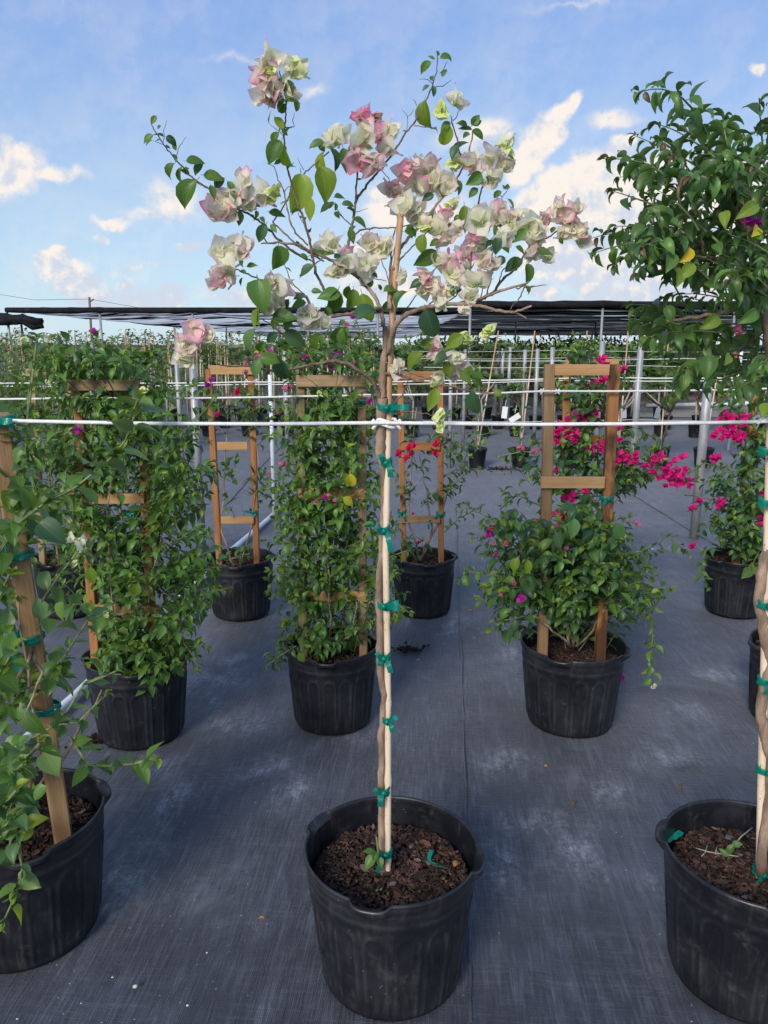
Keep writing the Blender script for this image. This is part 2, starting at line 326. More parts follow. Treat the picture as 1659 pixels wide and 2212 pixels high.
def netmat(key, cover, pale):
    m, t, b = newmat(key); tc = t.n.new('ShaderNodeTexCoord'); v = tc.outputs['Object']
    n = t.noise(t.scale(v, (.10, .75, 1)), 1.0, 5, .65, .3); n2 = t.noise(t.scale(v, (.5, 4, 1)), 1.0, 4, .6)
    s_ = t.m('ADD', n, t.m('MULTIPLY', n2, .3))
    b.inputs['Base Color'].default_value = C(.012, .013, .016); b.inputs['Roughness'].default_value = .9; b.inputs['Specular IOR Level'].default_value = .1
    tl = t.n.new('ShaderNodeBsdfTranslucent'); tl.inputs[0].default_value = C(.75, .77, .80)
    m1 = t.n.new('ShaderNodeMixShader'); t.l.new(t.rng(s_, .58, .70, 0, pale), m1.inputs[0]); t.l.new(b.outputs[0], m1.inputs[1]); t.l.new(tl.outputs[0], m1.inputs[2])
    tr = t.n.new('ShaderNodeBsdfTransparent'); mx = t.n.new('ShaderNodeMixShader'); t.l.new(t.rng(s_, .84, .70, cover, 1.0), mx.inputs[0])
    t.l.new(tr.outputs[0], mx.inputs[1]); t.l.new(m1.outputs[0], mx.inputs[2]); t.l.new(mx.outputs[0], t.n['Material Output'].inputs[0]); M[key] = m
netmat('net_thin', .78, .62); netmat('net_dense', .90, .08)

# ---------------------------------------------------------------- mesh builder and object helpers
class MB:
    def __init__(s): s.v = []; s.f = []; s.uv = []
    def face(s, idx, uv=None): s.f.append(tuple(idx)); s.uv.append(uv)
    def box(s, c, h, rot=None):
        o = len(s.v)
        for dx in (-1, 1):
            for dy in (-1, 1):
                for dz in (-1, 1):
                    q = Vector((dx*h[0], dy*h[1], dz*h[2]))
                    if rot is not None: q = rot @ q
                    s.v.append(tuple(Vector(c)+q))
        for f in ((0, 1, 3, 2), (4, 6, 7, 5), (0, 4, 5, 1), (2, 3, 7, 6), (0, 2, 6, 4), (1, 5, 7, 3)): s.f.append(tuple(o+i for i in f)); s.uv.append(None)
    def tube(s, pts, rad, n=6, cap=True):
        pts = [Vector(p) for p in pts]; k = len(pts)
        if not hasattr(rad, '__len__'): rad = [rad]*k
        o = len(s.v); T = (pts[1]-pts[0]).normalized()
        N = T.orthogonal().normalized()
        for i, p in enumerate(pts):
            if i: T = (pts[min(i+1, k-1)]-pts[i-1]).normalized()
            N = (N-T*N.dot(T)).normalized(); B = T.cross(N)
            for j in range(n):
                a = 2*math.pi*j/n; s.v.append(tuple(p+(N*math.cos(a)+B*math.sin(a))*rad[i]))
        for i in range(k-1):
            for j in range(n):
                s.f.append((o+i*n+j, o+i*n+(j+1) % n, o+(i+1)*n+(j+1) % n, o+(i+1)*n+j)); s.uv.append(None)
        if cap:
            s.f.append(tuple(o+j for j in reversed(range(n)))); s.uv.append(None)
            s.f.append(tuple(o+(k-1)*n+j for j in range(n))); s.uv.append(None)
    def lathe(s, prof, n=48, c=(0, 0, 0), close=False):
        o = len(s.v)
        for r, z in prof:
            for j in range(n):
                a = 2*math.pi*j/n; s.v.append((c[0]+r*math.cos(a), c[1]+r*math.sin(a), c[2]+z))
        for i in range(len(prof)-1):
            for j in range(n):
                s.f.append((o+i*n+j, o+i*n+(j+1) % n, o+(i+1)*n+(j+1) % n, o+(i+1)*n+j)); s.uv.append(None)
    def mesh(s, name, mat, smooth=True, origin=None):
        me = bpy.data.meshes.new(name)
        v = s.v if origin is None else [(a-origin[0], b-origin[1], c-origin[2]) for a, b, c in s.v]
        me.from_pydata(v, [], s.f)
        if any(u is not None for u in s.uv):
            l = me.uv_layers.new(name='UVMap'); data = []
            for f, u in zip(s.f, s.uv):
                data += [x for q in (u or [(0, 0)]*len(f)) for x in q]
            l.data.foreach_set('uv', data)
        if smooth: me.polygons.foreach_set('use_smooth', [True]*len(me.polygons))
        me.materials.append(M[mat]); me.update(); return me
def props(o, label=None, cat=None, group=None, kind=None):
    if label: o['label'] = label
    if cat: o['category'] = cat
    if group: o['group'] = group
    if kind: o['kind'] = kind
    return o
def root(name, loc, label, cat, group=None):
    o = bpy.data.objects.new(name, None); o.empty_display_size = .05; col.objects.link(o); o.location = loc
    return props(o, label, cat, group)
def link(name, me, parent=None, loc=None, mat=None):
    o = bpy.data.objects.new(name, me); col.objects.link(o)
    if parent: o.parent = parent
    if mat is not None: o.matrix_basis = mat
    elif loc is not None: o.location = loc
    return o
def wloc(o):
    p = Vector(o.location)
    while o.parent: o = o.parent; p += Vector(o.location)
    return p
def part(mb, name, mat, parent, smooth=True):
    """mesh given in world coordinates, linked under parent (roots are never rotated)"""
    return link(name, mb.mesh(name, mat, smooth, wloc(parent)), parent)
def copy_tree(o, parent=None):
    c = o.copy(); col.objects.link(c); c.parent = parent
    for ch in list(o.children): copy_tree(ch, c)
    return c

# ---------------------------------------------------------------- leaf and bract templates
def leaf_template(ratio, fold, curl, wave, seed, cols=2, lat=0.0, profile=None, pet=.16):
    rr = random.Random(seed)
    T = [0, .1, .25, .42, .6, .78, .9, 1]; Wd = profile or [.14, .62, .96, 1.0, .80, .44, .19, .015]
    mb = MB(); nc = cols*2+1
    ph = rr.random()*6
    for i, tt in enumerate(T):
        hw = Wd[i]*ratio*.5
        th = curl*tt                                     # bend along an arc
        yy = math.sin(th)/curl if abs(curl) > .01 else tt; zz = -(1-math.cos(th))/curl if abs(curl) > .01 else 0
        for j in range(nc):
            a = (j-cols)/cols; x = a*hw
            z = abs(a)*hw*fold + wave*math.sin(ph+tt*9+(2 if a > 0 else 0))*abs(a)
            mb.v.append((x+lat*tt*tt, yy+math.sin(th)*z, zz+math.cos(th)*z))
    for i in range(len(T)-1):
        for j in range(nc-1):
            a = i*nc+j
            mb.face((a, a+1, a+nc+1, a+nc), [(j/(nc-1), T[i]), ((j+1)/(nc-1), T[i]), ((j+1)/(nc-1), T[i+1]), (j/(nc-1), T[i+1])])
    if pet:
        o = len(mb.v); mb.v += [(-.012, -pet, .0), (.012, -pet, .0), (.014, .02, .006), (-.014, .02, .006)]
        mb.face((o, o+1, o+2, o+3), [(.5, .5)]*4)
    return mb
TPL = {}
for i in range(5):
    TPL['ovate', i] = leaf_template(.54+.06*(i % 3), .35+.08*i, .25+.28*i, .012+.004*i, i, 2, (-1)**i*.05)
    TPL['lance', i] = leaf_template(.44+.05*(i % 3), .35+.1*i, .4+.28*i, .012, 20+i, 1, (-1)**i*.08, [.10, .5, .92, 1.0, .74, .36, .15, .01])
    TPL['sickle', i] = leaf_template(.40+.05*(i % 3), .55+.06*i, 1.15+.22*i, .012, 40+i, 1, (-1)**i*.06)
    TPL['heart', i] = leaf_template(.68+.06*(i % 3), .25+.08*i, .1+.22*i, .015, 60+i, 2, (-1)**i*.05, [.25, .84, 1.0, .95, .70, .36, .15, .015])
    TPL['broad', i] = leaf_template(.34+.04*(i % 3), .25, .5+.22*i, .02, 80+i, 1, 0, [.15, .5, .8, 1.0, .95, .6, .3, .02])
def flower_template(seed, open_=.6, blen=1.0):
    rr = random.Random(seed); mb = MB()
    for k in range(3):
        bt = leaf_template(.82+.1*rr.random(), .10+.25*rr.random(), -.30-.5*rr.random(), .055, seed*7+k, 2, .06*(rr.random()-.5), [.22, .70, .97, 1.0, .84, .52, .26, .02], pet=0)
        tilt = open_+rr.uniform(-.2, .2)                 # angle of bract from axis
        Mx = Matrix.Rotation(k*2*math.pi/3+rr.uniform(-.2, .2), 4, 'Z') @ Matrix.Rotation(math.pi/2-tilt, 4, 'X') @ Matrix.Scale(blen*rr.uniform(.88, 1.08), 4)
        o = len(mb.v)
        for v in bt.v: q = Mx @ Vector(v); mb.v.append((q.x, q.y, q.z))
        for f, u in zip(bt.f, bt.uv): mb.face(tuple(o+i for i in f), u)
    return mb
for i in range(6): TPL['flower', i] = flower_template(i+1, .45+.12*i)
for i in range(3): TPL['bud', i] = flower_template(i+30, .16+.07*i)
MESHC = {}
def tmesh(kind, var, mat):
    k = (kind, var, mat)
    if k not in MESHC: MESHC[k] = TPL[kind, var].mesh(kind+'_'+mat, mat)
    return MESHC[k]
def frame(base, d, nrm, size):
    d = Vector(d).normalized(); n = Vector(nrm); n = n-d*n.dot(d)
    if n.length < 1e-4: n = d.orthogonal()
    n.normalize(); x = d.cross(n)
    m = Matrix(((x.x, d.x, n.x, base[0]), (x.y, d.y, n.y, base[1]), (x.z, d.z, n.z, base[2]), (0, 0, 0, 1)))
    return m @ Matrix.Scale(size, 4)
CLEAR = []
class LeafSet:
    """leaves (or flowers) of one plant: the ones that show largest become parts, the rest one joined part"""
    def __init__(s): s.it = []
    def add(s, kind, mat, base, d, nrm, size, var=None):
        for (x0, x1, y0, y1, ya, yb, pr) in CLEAR:       # growth has been kept off these trellis members
            if ya < base[1] < yb:
                q = Vector(base)+Vector(d).normalized()*size*.5; u, v = proj(q)
                if x0 < u < x1 and y0 < v < y1 and random.random() < pr: return
        s.it.append((kind, random.randrange(6 if kind == 'flower' else 3 if kind == 'bud' else 5) if var is None else var, mat, frame(base, d, nrm, size), size))
    def finish(s, rt, name, rest, limit=300):
        rl = wloc(rt)
        def key(e):
            p = e[3].translation; u, v = proj(p)
            off = 3 if (u < -30 or u > 1690 or v < -30 or v > 2240) else 1
            return off*max(.1, p.y)**1.5/e[4]
        s.it.sort(key=key)
        T0 = Matrix.Translation(-rl)
        for kind, var, mat, m, sz in s.it[:limit]:
            link(name, tmesh(kind, var, mat), rt, mat=T0 @ m)
        R_ = s.it[limit:]
        if not R_: return
        V, Fs, UV, MI = [], [], [], []; mats = []; off = 0
        for kind, var, mat, m, sz in R_:
            mb = TPL[kind, var]; a = np.array(mb.v); mm = np.array(m)
            V.append(a @ mm[:3, :3].T+mm[:3, 3]-np.array(rl))
            if mat not in mats: mats.append(mat)
            mi = mats.index(mat)
            for f, u in zip(mb.f, mb.uv):
                Fs.append(tuple(off+i for i in f)); UV += [x for q in u for x in q]; MI.append(mi)
            off += len(mb.v)
        me = bpy.data.meshes.new(rest); me.from_pydata(np.concatenate(V).tolist(), [], Fs)
        l = me.uv_layers.new(name='UVMap'); l.data.foreach_set('uv', UV)
        me.polygons.foreach_set('use_smooth', [True]*len(Fs)); me.polygons.foreach_set('material_index', MI)
        for q in mats: me.materials.append(M[q])
        me.update(); o = link(rest, me, rt); o['kind'] = 'stuff'
UP = Vector((0, 0, 1))
def rv(s=1.0): return Vector((random.gauss(0, s), random.gauss(0, s), random.gauss(0, s)))
def bez(p0, p1, p2, n):
    return [(p0*(1-i/n)**2+p1*2*(i/n)*(1-i/n)+p2*(i/n)**2) for i in range(n+1)]
def shoot(L, S, p0, p2, size, kind='lance', mats=('leaf_bush',), n=None, arch=.15, droop=.25, spread=1.0, r0=.0022, start=.12, young='leaf_lime', kinks=.0, gap=1.0, yp=.5):
    p0 = Vector(p0); p2 = Vector(p2); ln = (p2-p0).length
    mid = (p0+p2)/2+UP*ln*arch+rv(.05*ln)
    pts = bez(p0, mid, p2, 7)
    if kinks: pts = [pts[0]]+[q+rv(kinks*ln) for q in pts[1:]]
    if S is not None: S.tube(pts, [r0*(1-.7*i/7) for i in range(8)], 5, False)
    n = n or max(3, int(ln/(size*.42*gap)))
    ph = random.random()*6.28
    for k in range(n):
        tt = start+(1-start)*(k+.5)/n; i = min(6, int(tt*7)); fr = tt*7-i
        p = pts[i]*(1-fr)+pts[i+1]*fr; T = (pts[i+1]-pts[i]).normalized()
        A = T.orthogonal().normalized(); B = T.cross(A); a = ph+k*2.4
        rad = A*math.cos(a)+B*math.sin(a)
        d = (T*.55+rad*spread+UP*(-droop)+rv(.14)).normalized()
        nr = (UP*.9+T*.45+rv(.3))
        s = size*random.uniform(.7, 1.15)*(1-.45*max(0, tt-.6)/.4)
        mt = random.choice(mats)
        if tt > .9 and young and random.random() < yp: mt = young
        L.add(kind, mt, p+d*s*.14, d, nr, s)
    for k in range(3):                                   # tip rosette
        d = ((pts[-1]-pts[-2]).normalized()*.9+rv(.45)).normalized()
        L.add(kind, young if (young and random.random() < yp*1.2) else random.choice(mats), pts[-1], d, UP+rv(.4), size*random.uniform(.35, .6))
    return pts
def inside(poly, u, v):
    c = False; j = len(poly)-1
    for i in range(len(poly)):
        (x1, y1), (x2, y2) = poly[i], poly[j]
        if (y1 > v) != (y2 > v) and u < (x2-x1)*(v-y1)/(y2-y1)+x1: c = not c
        j = i
    return c
def sample(poly):
    xs = [p[0] for p in poly]; ys = [p[1] for p in poly]
    while True:
        u, v = random.uniform(min(xs), max(xs)), random.uniform(min(ys), max(ys))
        if inside(poly, u, v): return u, v
def cluster(Fl, c, r, mats, size, n=None, kind='flower', to=None):
    c = Vector(c); n = n or max(2, int(round(2.6*(r/size)**2)))
    for k in range(n):
        a = k*2.4+random.random()*.6; z = 1-2*(k+.5)/n
        o = Vector((math.cos(a)*math.sqrt(1-z*z), math.sin(a)*math.sqrt(1-z*z), z))
        rr = max(0, r-size*.45)*random.uniform(.55, 1.0)
        d = (o+Vector((0, -.35, .25))+rv(.25)).normalized()
        Fl.add(kind, random.choice(mats), c+o*rr-d*size*.35, Vector(d).orthogonal()+rv(.6), d, size*random.uniform(.85, 1.12))

# ================================================================ SETTING
# ---- ground: woven black ground cloth, one sheet reaching the horizon
def axis(lo, hi, step, far_lo, far_hi, g=1.22):
    a = list(np.arange(lo, hi, step)); s_ = step
    x = a[-1]
    while x < far_hi: s_ *= g; x += s_; a.append(x)
    s_ = step; x = a[0]
    while x > far_lo: s_ *= g; x -= s_; a.insert(0, x)
    return a
xs = axis(-2.6, 3.2, .03, -260, 260); ys = axis(.7, 6.4, .03, -40, 420)
folds = [((1320, 1478), (1700, 1500), .012, .03), ((1180, 1330), (1330, 1290), .006, .04), ((1360, 1060), (1659, 1240), .010, .03), ((900, 1560), (1500, 1600), .006, .09),
 ((1060, 1240), (1120, 1500), .006, .06), ((560, 1390), (520, 1620), .007, .06), ((980, 1500), (1140, 1430), .006, .05), ((1290, 1250), (1659, 1290), .007, .03), ((430, 1720), (700, 1620), .005, .07), ((1300, 1640), (1420, 1560), .006, .05), ((560, 1800), (600, 2150), .004, .05)]
folds = [(G2(*a), G2(*b), h, w_) for a, b, h, w_ in folds]
dusts = [(620, 1690, 70, 40), (360, 1560, 30, 60), (420, 1900, 50, 40), (240, 1960, 30, 40), (1300, 1700, 60, 30), (1100, 1640, 60, 30), (760, 1560, 50, 30), (1250, 1850, 60, 60), (880, 1330, 40, 20), (1120, 1420, 40, 30), (520, 1560, 70, 30), (395, 1480, 55, 26), (490, 1460, 60, 22), (380, 1720, 60, 45), (330, 1810, 40, 60), (560, 1665, 60, 34), (600, 1650, 40, 40), (350, 1640, 50, 24), (450, 1510, 40, 20),
 (1160, 1770, 110, 26), (950, 1790, 60, 40), (730, 1230, 60, 30), (1480, 1530, 60, 22), (1560, 1450, 60, 16), (1450, 1630, 80, 22), (1000, 1350, 60, 26), (1100, 1180, 70, 16), (1080, 1860, 40, 60), (500, 1420, 30, 12), (1400, 1900, 30, 60), (280, 1880, 50, 60), (1450, 1180, 80, 10)]
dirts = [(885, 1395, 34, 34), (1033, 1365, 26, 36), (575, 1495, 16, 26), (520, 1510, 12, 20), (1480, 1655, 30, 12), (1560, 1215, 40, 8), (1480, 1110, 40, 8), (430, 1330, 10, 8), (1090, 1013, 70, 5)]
verts = []; dust = []; dirt = []
def gauss_at(u, v, L_, x, y):
    return 0
DU = [(G2(u, v), G2(u+a, v)-G2(u, v), G2(u, v-b)-G2(u, v)) for u, v, a, b in dusts]
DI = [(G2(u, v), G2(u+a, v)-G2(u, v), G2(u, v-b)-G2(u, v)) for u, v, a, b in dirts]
X, Yg = np.meshgrid(np.array(xs), np.array(ys)); Zg = np.zeros_like(X); near = (Yg < 12) & (abs(X) < 8)
it = np.nditer(X, flags=['multi_index'])
for x in it:
    i, j = it.multi_index
    if near[i, j]:
        p = Vector((X[i, j], Yg[i, j], 0))
        Zg[i, j] = mnoise.noise(p*1.7)*.006+mnoise.noise(Vector((p.x*6+p.y*2, p.y*2.3, 3)))*.0045+abs(mnoise.noise(Vector((p.x*2.1+p.y*1.5, p.y*3.4-p.x, 9))))*-.010
for a, b, h, w_ in folds:
    ab = np.array((b-a)[:2]); L2 = ab@ab; tt = np.clip(((X-a.x)*ab[0]+(Yg-a.y)*ab[1])/L2, 0, 1)
    wob = .03*np.sin(tt*9+a.x*7)
    dd = np.hypot(X-a.x-tt*ab[0]+wob, Yg-a.y-tt*ab[1]+wob); Zg += h*np.exp(-(dd/w_)**2)*np.sin(np.pi*np.clip(tt, .02, .98))**.5
def field(DD):
    o = np.zeros_like(X)
    for c_, e1, e2 in DD: o = np.maximum(o, np.exp(-(((X-c_.x)/max(.02, abs(e1.x)))**2+((Yg-c_.y)/max(.02, abs(e2.y)))**2)))
    return o
Zg -= .010                                              # pots stand on z = 0 just proud of the folds
Zg = np.minimum(Zg, .009)
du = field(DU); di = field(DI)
ny, nx = X.shape
idx = np.arange(ny*nx).reshape(ny, nx)
quads = np.stack([idx[:-1, :-1], idx[:-1, 1:], idx[1:, 1:], idx[1:, :-1]], -1).reshape(-1, 4)
me = bpy.data.meshes.new('ground'); me.from_pydata(np.stack([X, Yg, Zg], -1).reshape(-1, 3).tolist(), [], quads.tolist())
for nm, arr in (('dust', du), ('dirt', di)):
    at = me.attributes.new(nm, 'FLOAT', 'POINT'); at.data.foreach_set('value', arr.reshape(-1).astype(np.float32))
me.polygons.foreach_set('use_smooth', [True]*len(me.polygons)); me.materials.append(M['fabric'])
g = link('ground', me); g['kind'] = 'structure'
def sheet(name, pts, z, mat):
    mb = MB(); mb.v = [(x, y, z) for x, y in pts]; mb.face(range(len(pts)))
    return props(link(name, mb.mesh(name, mat, False)), kind='structure')
sheet('gravel_path', [(5.2, 16.6), (60, 15.5), (60, 26), (6.2, 24.5)], .004, 'gravel')
sheet('far_field', [(-250, 30), (250, 30), (250, 400), (-250, 400)], .004, 'far_ground')

# ---- shade houses behind: black net roofs on steel posts
def shade_house(name, label, x0, x1, y0, y1, z0, z1, nx_, panels, mat, roll, post_r=.034, sag=.10, left_slant=0.0):
    rt = root(name, (x0, y0, 0), label, 'shade house')
    for k in range(panels):
        a, b = k/panels, (k+.985)/panels; mb = MB(); nseg = nx_*6
        for i in range(nseg+1):
            for tt in (a, (a+b)/2, b):
                xx = x0+(x1-x0)*i/nseg+left_slant*tt*(1-i/nseg); f_ = (i % 6)/6
                z = z0+(z1-z0)*tt-sag*4*f_*(1-f_)*(.5+.5*random.random())-(.05 if tt == (a+b)/2 else 0)
                mb.v.append((xx, y0+(y1-y0)*tt, z))
        for i in range(nseg):
            for j in range(2): q = i*3+j; mb.face((q, q+3, q+4, q+1))
        part(mb, 'roof_panel', mat, rt, True)
    rows = [y0, y0+(y1-y0)*.33, y0+(y1-y0)*.66]
    for ri, yy in enumerate(rows):
        tt = (yy-y0)/(y1-y0)
        for i in range(nx_+1):
            xx = x0+(x1-x0)*i/nx_+left_slant*tt*(1-i/nx_); mb = MB(); mb.tube([(xx, yy, -.005), (xx, yy, z0+(z1-z0)*tt+.02)], post_r, 8); part(mb, 'post', 'steel', rt)
        mb = MB(); mb.tube([(x0+left_slant*tt, yy, z0+(z1-z0)*tt+.03), (x1, yy, z0+(z1-z0)*tt+.03)], .018, 6); part(mb, 'cable', 'black_net', rt)
    if roll:
        mb = MB(); pts = []; rad = []; n = nx_*10
        for i in range(n+1):
            f_ = (i % 10)/10; xx = x0+(x1-x0)*i/n
            pts.append((xx, y0-.06, z0-.02-roll*.8*4*f_*(1-f_)*(.2+.8*mnoise.noise(Vector((i*.08, 3, 1)))**2*4))); rad.append(roll*(.75+.5*abs(mnoise.noise(Vector((i*.35, 7, 2))))))
        mb.tube(pts, rad, 8); part(mb, 'rolled_net', 'black_net', rt)
    return rt
pL = P2(22, 676, 20.5); zL = P2(400, 668, 20.5).z
shade_house('shade_house', 'long shade house with thin streaky black net roof behind the plants on the left', P2(36, 690, 21).x, P2(1012, 668, 21).x, 20.5, 62, zL, zL-.46, 5, 16, 'net_thin', .085, left_slant=2.0)
zR = P2(1300, 655, 19.5).z
shade_house('shade_house', 'shade house with dense dark net roof behind the wooden obelisk on the right', P2(1016, 664, 19.5).x, 22.0, 19.5, 58, zR, zR-.42, 6, 12, 'net_dense', .10, sag=.04)
# loose bundled net end on the left corner
mb = MB(); c0 = P2(18, 687, 20.4)
for k in range(5):
    pts = [c0+Vector((-.55+.24*i, random.uniform(-.05, .05), -.02*k+.06*math.sin(i*1.3+k)-(.10 if i > 4 else 0))) for i in range(7)]
    mb.tube(pts, [.05, .08, .1, .11, .11, .09, .04], 7)
mb.tube([(P2(45, 690, 20.4).x, 20.4, 0), (P2(45, 690, 20.4).x, 20.4, c0.z)], .03, 8)
props(link('net_bundle', mb.mesh('net_bundle', 'black_net')), 'bundled black shade net on top of a post at the far left corner', 'net')
# utility pole and wire far behind
mb = MB(); u0 = P2(199, 760, 60); u1 = P2(193, 642, 60); mb.tube([(u0.x, 60, 0), u1], .09, 7); ra = P2(203, 646, 60); mb.tube([u1+Vector((0, 0, -.35)), ra], .05, 5)
props(link('utility_pole', mb.mesh('utility_pole', 'twig')), 'thin dark utility pole rising above the shade house at left', 'pole')
mb = MB(); a = P2(-40, 630, 62); b = P2(193, 646, 60); c_ = P2(420, 668, 58); mb.tube([a, (a+b)/2-UP*.35, b, (b+c_)/2-UP*.3, c_], .018, 4)
props(link('power_wire', mb.mesh('power_wire', 'black_net')), 'thin overhead wire strung from the utility pole', 'wire')

# ================================================================ POTS
def pot_mesh(rt_, rb, h, seg=288, ribs=16, handles=(-104, -14, 152)):
    prof = [(rb*.90, .004), (rb*.985, .001), (rb, .010)]
    zt = h*.76; nz = 30
    for i in range(1, nz+1): z = .010+(zt-.010)*i/nz; prof.append((rb+(rt_*.945-rb)*z/zt, z))
    prof += [(rt_*.955, zt+.006), (rt_*.962, zt+.012), (rt_*.962, zt+.022), (rt_*.955, zt+.030), (rt_*.968, h*.90), (rt_*.985, h*.93), (rt_*.998, h*.965), (rt_*1.0, h*.985), (rt_*.992, h), (rt_*.972, h*1.0), (rt_*.962, h*.985), (rt_*.955, h*.95), (rt_*.958, h*.935), (rt_*.945, h*.91), (rt_*.95, h*.87), (rt_*.94, h*.84), (rt_*.935, h*.78), (rt_*.90, h*.5)]
    mb = MB(); mb.lathe(prof, seg); nv = []; mb.ridge = []
    for k, (x, y, z) in enumerate(mb.v):
        row = k//seg; r = math.hypot(x, y); a = math.atan2(y, x); rd = 1.0 if nz+3 < row < nz+13 and row % 2 else 0.0
        if 2 <= row <= nz+2:
            hw = math.pi*r/ribs; pa = ((a/(2*math.pi)*ribs) % 1)*2-1; z1 = zt-.045
            if z < z1: dd = abs(abs(pa)-.70)*hw
            else: dd = abs(math.hypot(pa*hw, (z-z1)*.9)-.70*hw)
            dr = .0042*math.exp(-(dd/.0042)**2)*min(1, z/.02)
            ins = (abs(pa) < .70) and z < z1+.5*hw
            r += dr-(.0016 if ins else 0); rd = dr/.0042
        if h*.86 < z and row < nz+14:
            for ha in handles:
                da = (a-math.radians(ha)+math.pi) % (2*math.pi)-math.pi; bl = max(0, 1-(abs(math.degrees(da))/13.5)**4)
                if h*.91 < z: r += .017*bl*min(1, (z-h*.91)/(h*.04)); z -= .006*bl
        oval = 1+.014*math.cos(2*a+.6)+.010*mnoise.noise(Vector((math.cos(a)*1.4, math.sin(a)*1.4, z*6+rt_*40)))
        mb.ridge.append(rd)
        nv.append((r*oval*math.cos(a), r*oval*math.sin(a), z))
    mb.v = nv; mb.ridge.append(0.0)
    o = len(mb.v); mb.v.append((0, 0, .004)); mb.f += [(o, (j+1) % seg, j) for j in range(seg)]; mb.uv += [None]*seg
    return mb
def potm(*a):
    mb = pot_mesh(*a); me = mb.mesh('nursery_pot_body', 'pot'); at = me.attributes.new('ridge', 'FLOAT', 'POINT'); at.data.foreach_set('value', mb.ridge); return me
BIG = potm(.22, .178, .3615); MID = potm(.193, .160, .350, 224); WIDE = potm(.205, .165, .355, 224)
SMALL = MB(); SMALL.lathe([(.08, .002), (.098, .0), (.10, .01), (.122, .20), (.128, .204), (.128, .232), (.134, .236), (.134, .250), (.124, .250), (.120, .2), (.11, .12)], 32)
SMALL.v.append((0, 0, .002)); SMALL.f += [(len(SMALL.v)-1, (j+1) % 32, j) for j in range(32)]; SMALL.uv += [None]*32
SMALL = SMALL.mesh('small_pot_body', 'pot')
def soil_mb(r, z, amp=.010, n=26, seed=0):
    mb = MB(); m_ = 60
    for i in range(n+1):
        rr = r*i/n
        for j in range(m_):
            a = 2*math.pi*j/m_; x, y = rr*math.cos(a), rr*math.sin(a)
            mb.v.append((x, y, z+amp*mnoise.noise(Vector((x*38, y*38, seed)))+amp*.8*mnoise.noise(Vector((x*90, y*90, seed+5)))+amp*1.2*mnoise.noise(Vector((x*9, y*9, seed)))))
    for i in range(n):
        for j in range(m_): mb.face((i*m_+j, i*m_+(j+1) % m_, (i+1)*m_+(j+1) % m_, (i+1)*m_+j))
    return mb
CH = {}
for mt in ('chip_brown', 'chip_red', 'chip_grey', 'chip_dark'):
    for i in range(4):
        mb = MB(); n = 6+i % 2; rr = random.Random(i+len(mt)); tp = []; bt = []
        for j in range(n):
            a = 2*math.pi*j/n+rr.uniform(-.25, .25); q = (math.cos(a)*(1+.5*rr.random()), math.sin(a)*(.45+.3*rr.random()))
            tp.append((q[0], q[1], .16+.18*rr.random())); bt.append((q[0]*.95, q[1]*.95, -.12+.1*rr.random()))
        mb.v = tp+bt; mb.face(range(n)); mb.face(tuple(reversed(range(n, 2*n))))
        for j in range(n): mb.face((j, j+n, (j+1) % n+n, (j+1) % n))
        CH[mt, i] = mb.mesh('bark_chip', mt, False)
TWIG = MB(); TWIG.tube([(-1, 0, 0), (-.3, .08, .02), (.4, -.05, .05), (1, .06, .0)], [.04, .05, .04, .02], 5); TWIG = TWIG.mesh('twig', 'soil_light')
SOILS = {k: soil_mb(*a).mesh('soil', 'soil') for k, a in dict(big=(.198, .280, .012, 30, 1), mid=(.174, .296, .009, 22, 2), wide=(.189, .300, .009, 22, 4), small=(.121, .215, .006, 10, 3)).items()}
def crumbs(r, z, n, seed):
    rr = random.Random(seed); mb = MB()
    for k in range(n):
        a, q = rr.random()*6.283, r*math.sqrt(rr.random()); s_ = rr.uniform(.0012, .0038)
        rot = Matrix.Rotation(rr.random()*6, 3, 'Z') @ Matrix.Rotation(rr.random()*3, 3, 'X')
        mb.box((q*math.cos(a), q*math.sin(a), z+rr.uniform(.002, .009)), (s_*rr.uniform(.8, 2.2), s_, s_*.6), rot)
    return mb
CRUMB = {'big': crumbs(.192, .280, 1500, 1).mesh('crumbs', 'chip_dark', False), 'big2': crumbs(.192, .280, 800, 9).mesh('crumbs', 'chip_brown', False), 'mid': crumbs(.172, .300, 600, 2).mesh('crumbs', 'chip_brown', False)}
def pot(x, y, size, label, group, chips=0, rotz=0.0, seed=1, cat='plant pot'):
    rt = root('nursery_pot' if size != 'small' else 'small_nursery_pot', (x, y, 0), label, cat, group)
    body = link('pot_body', dict(big=BIG, mid=MID, wide=WIDE, small=SMALL)[size], rt); body.rotation_euler.z = rotz
    s_ = link('soil', SOILS[size], rt); s_.rotation_euler.z = seed
    if size != 'small':
        for kk in (('big', 'big2') if size == 'big' else ('mid',)):
            o = link('bark_crumbs', CRUMB[kk], s_); o['kind'] = 'stuff'
    r = dict(big=.186, mid=.165, wide=.175, small=.11)[size]; z = dict(big=.286, mid=.304, wide=.304, small=.218)[size]
    rr = random.Random(seed)
    for k in range(chips):
        a, q = rr.random()*6.283, r*math.sqrt(rr.random()); sz = rr.uniform(.0045, .0095)*(1 if rr.random() < .82 else 1.7)
        mt = rr.choice(['chip_brown']*4+['chip_red']*2+['chip_grey']+['chip_dark']*6)
        tw = rr.random() < .12
        o = link('twig' if tw else 'bark_chip', TWIG if tw else CH[mt, rr.randrange(4)], s_)
        o.rotation_euler = (rr.gauss(0, .35), rr.gauss(0, .35), rr.random()*6.28-seed); o.scale = ((.03,)*3 if tw else (sz, sz, sz))
        o.location = (q*math.cos(a), q*math.sin(a), z+rr.uniform(.0, .006))
    return rt

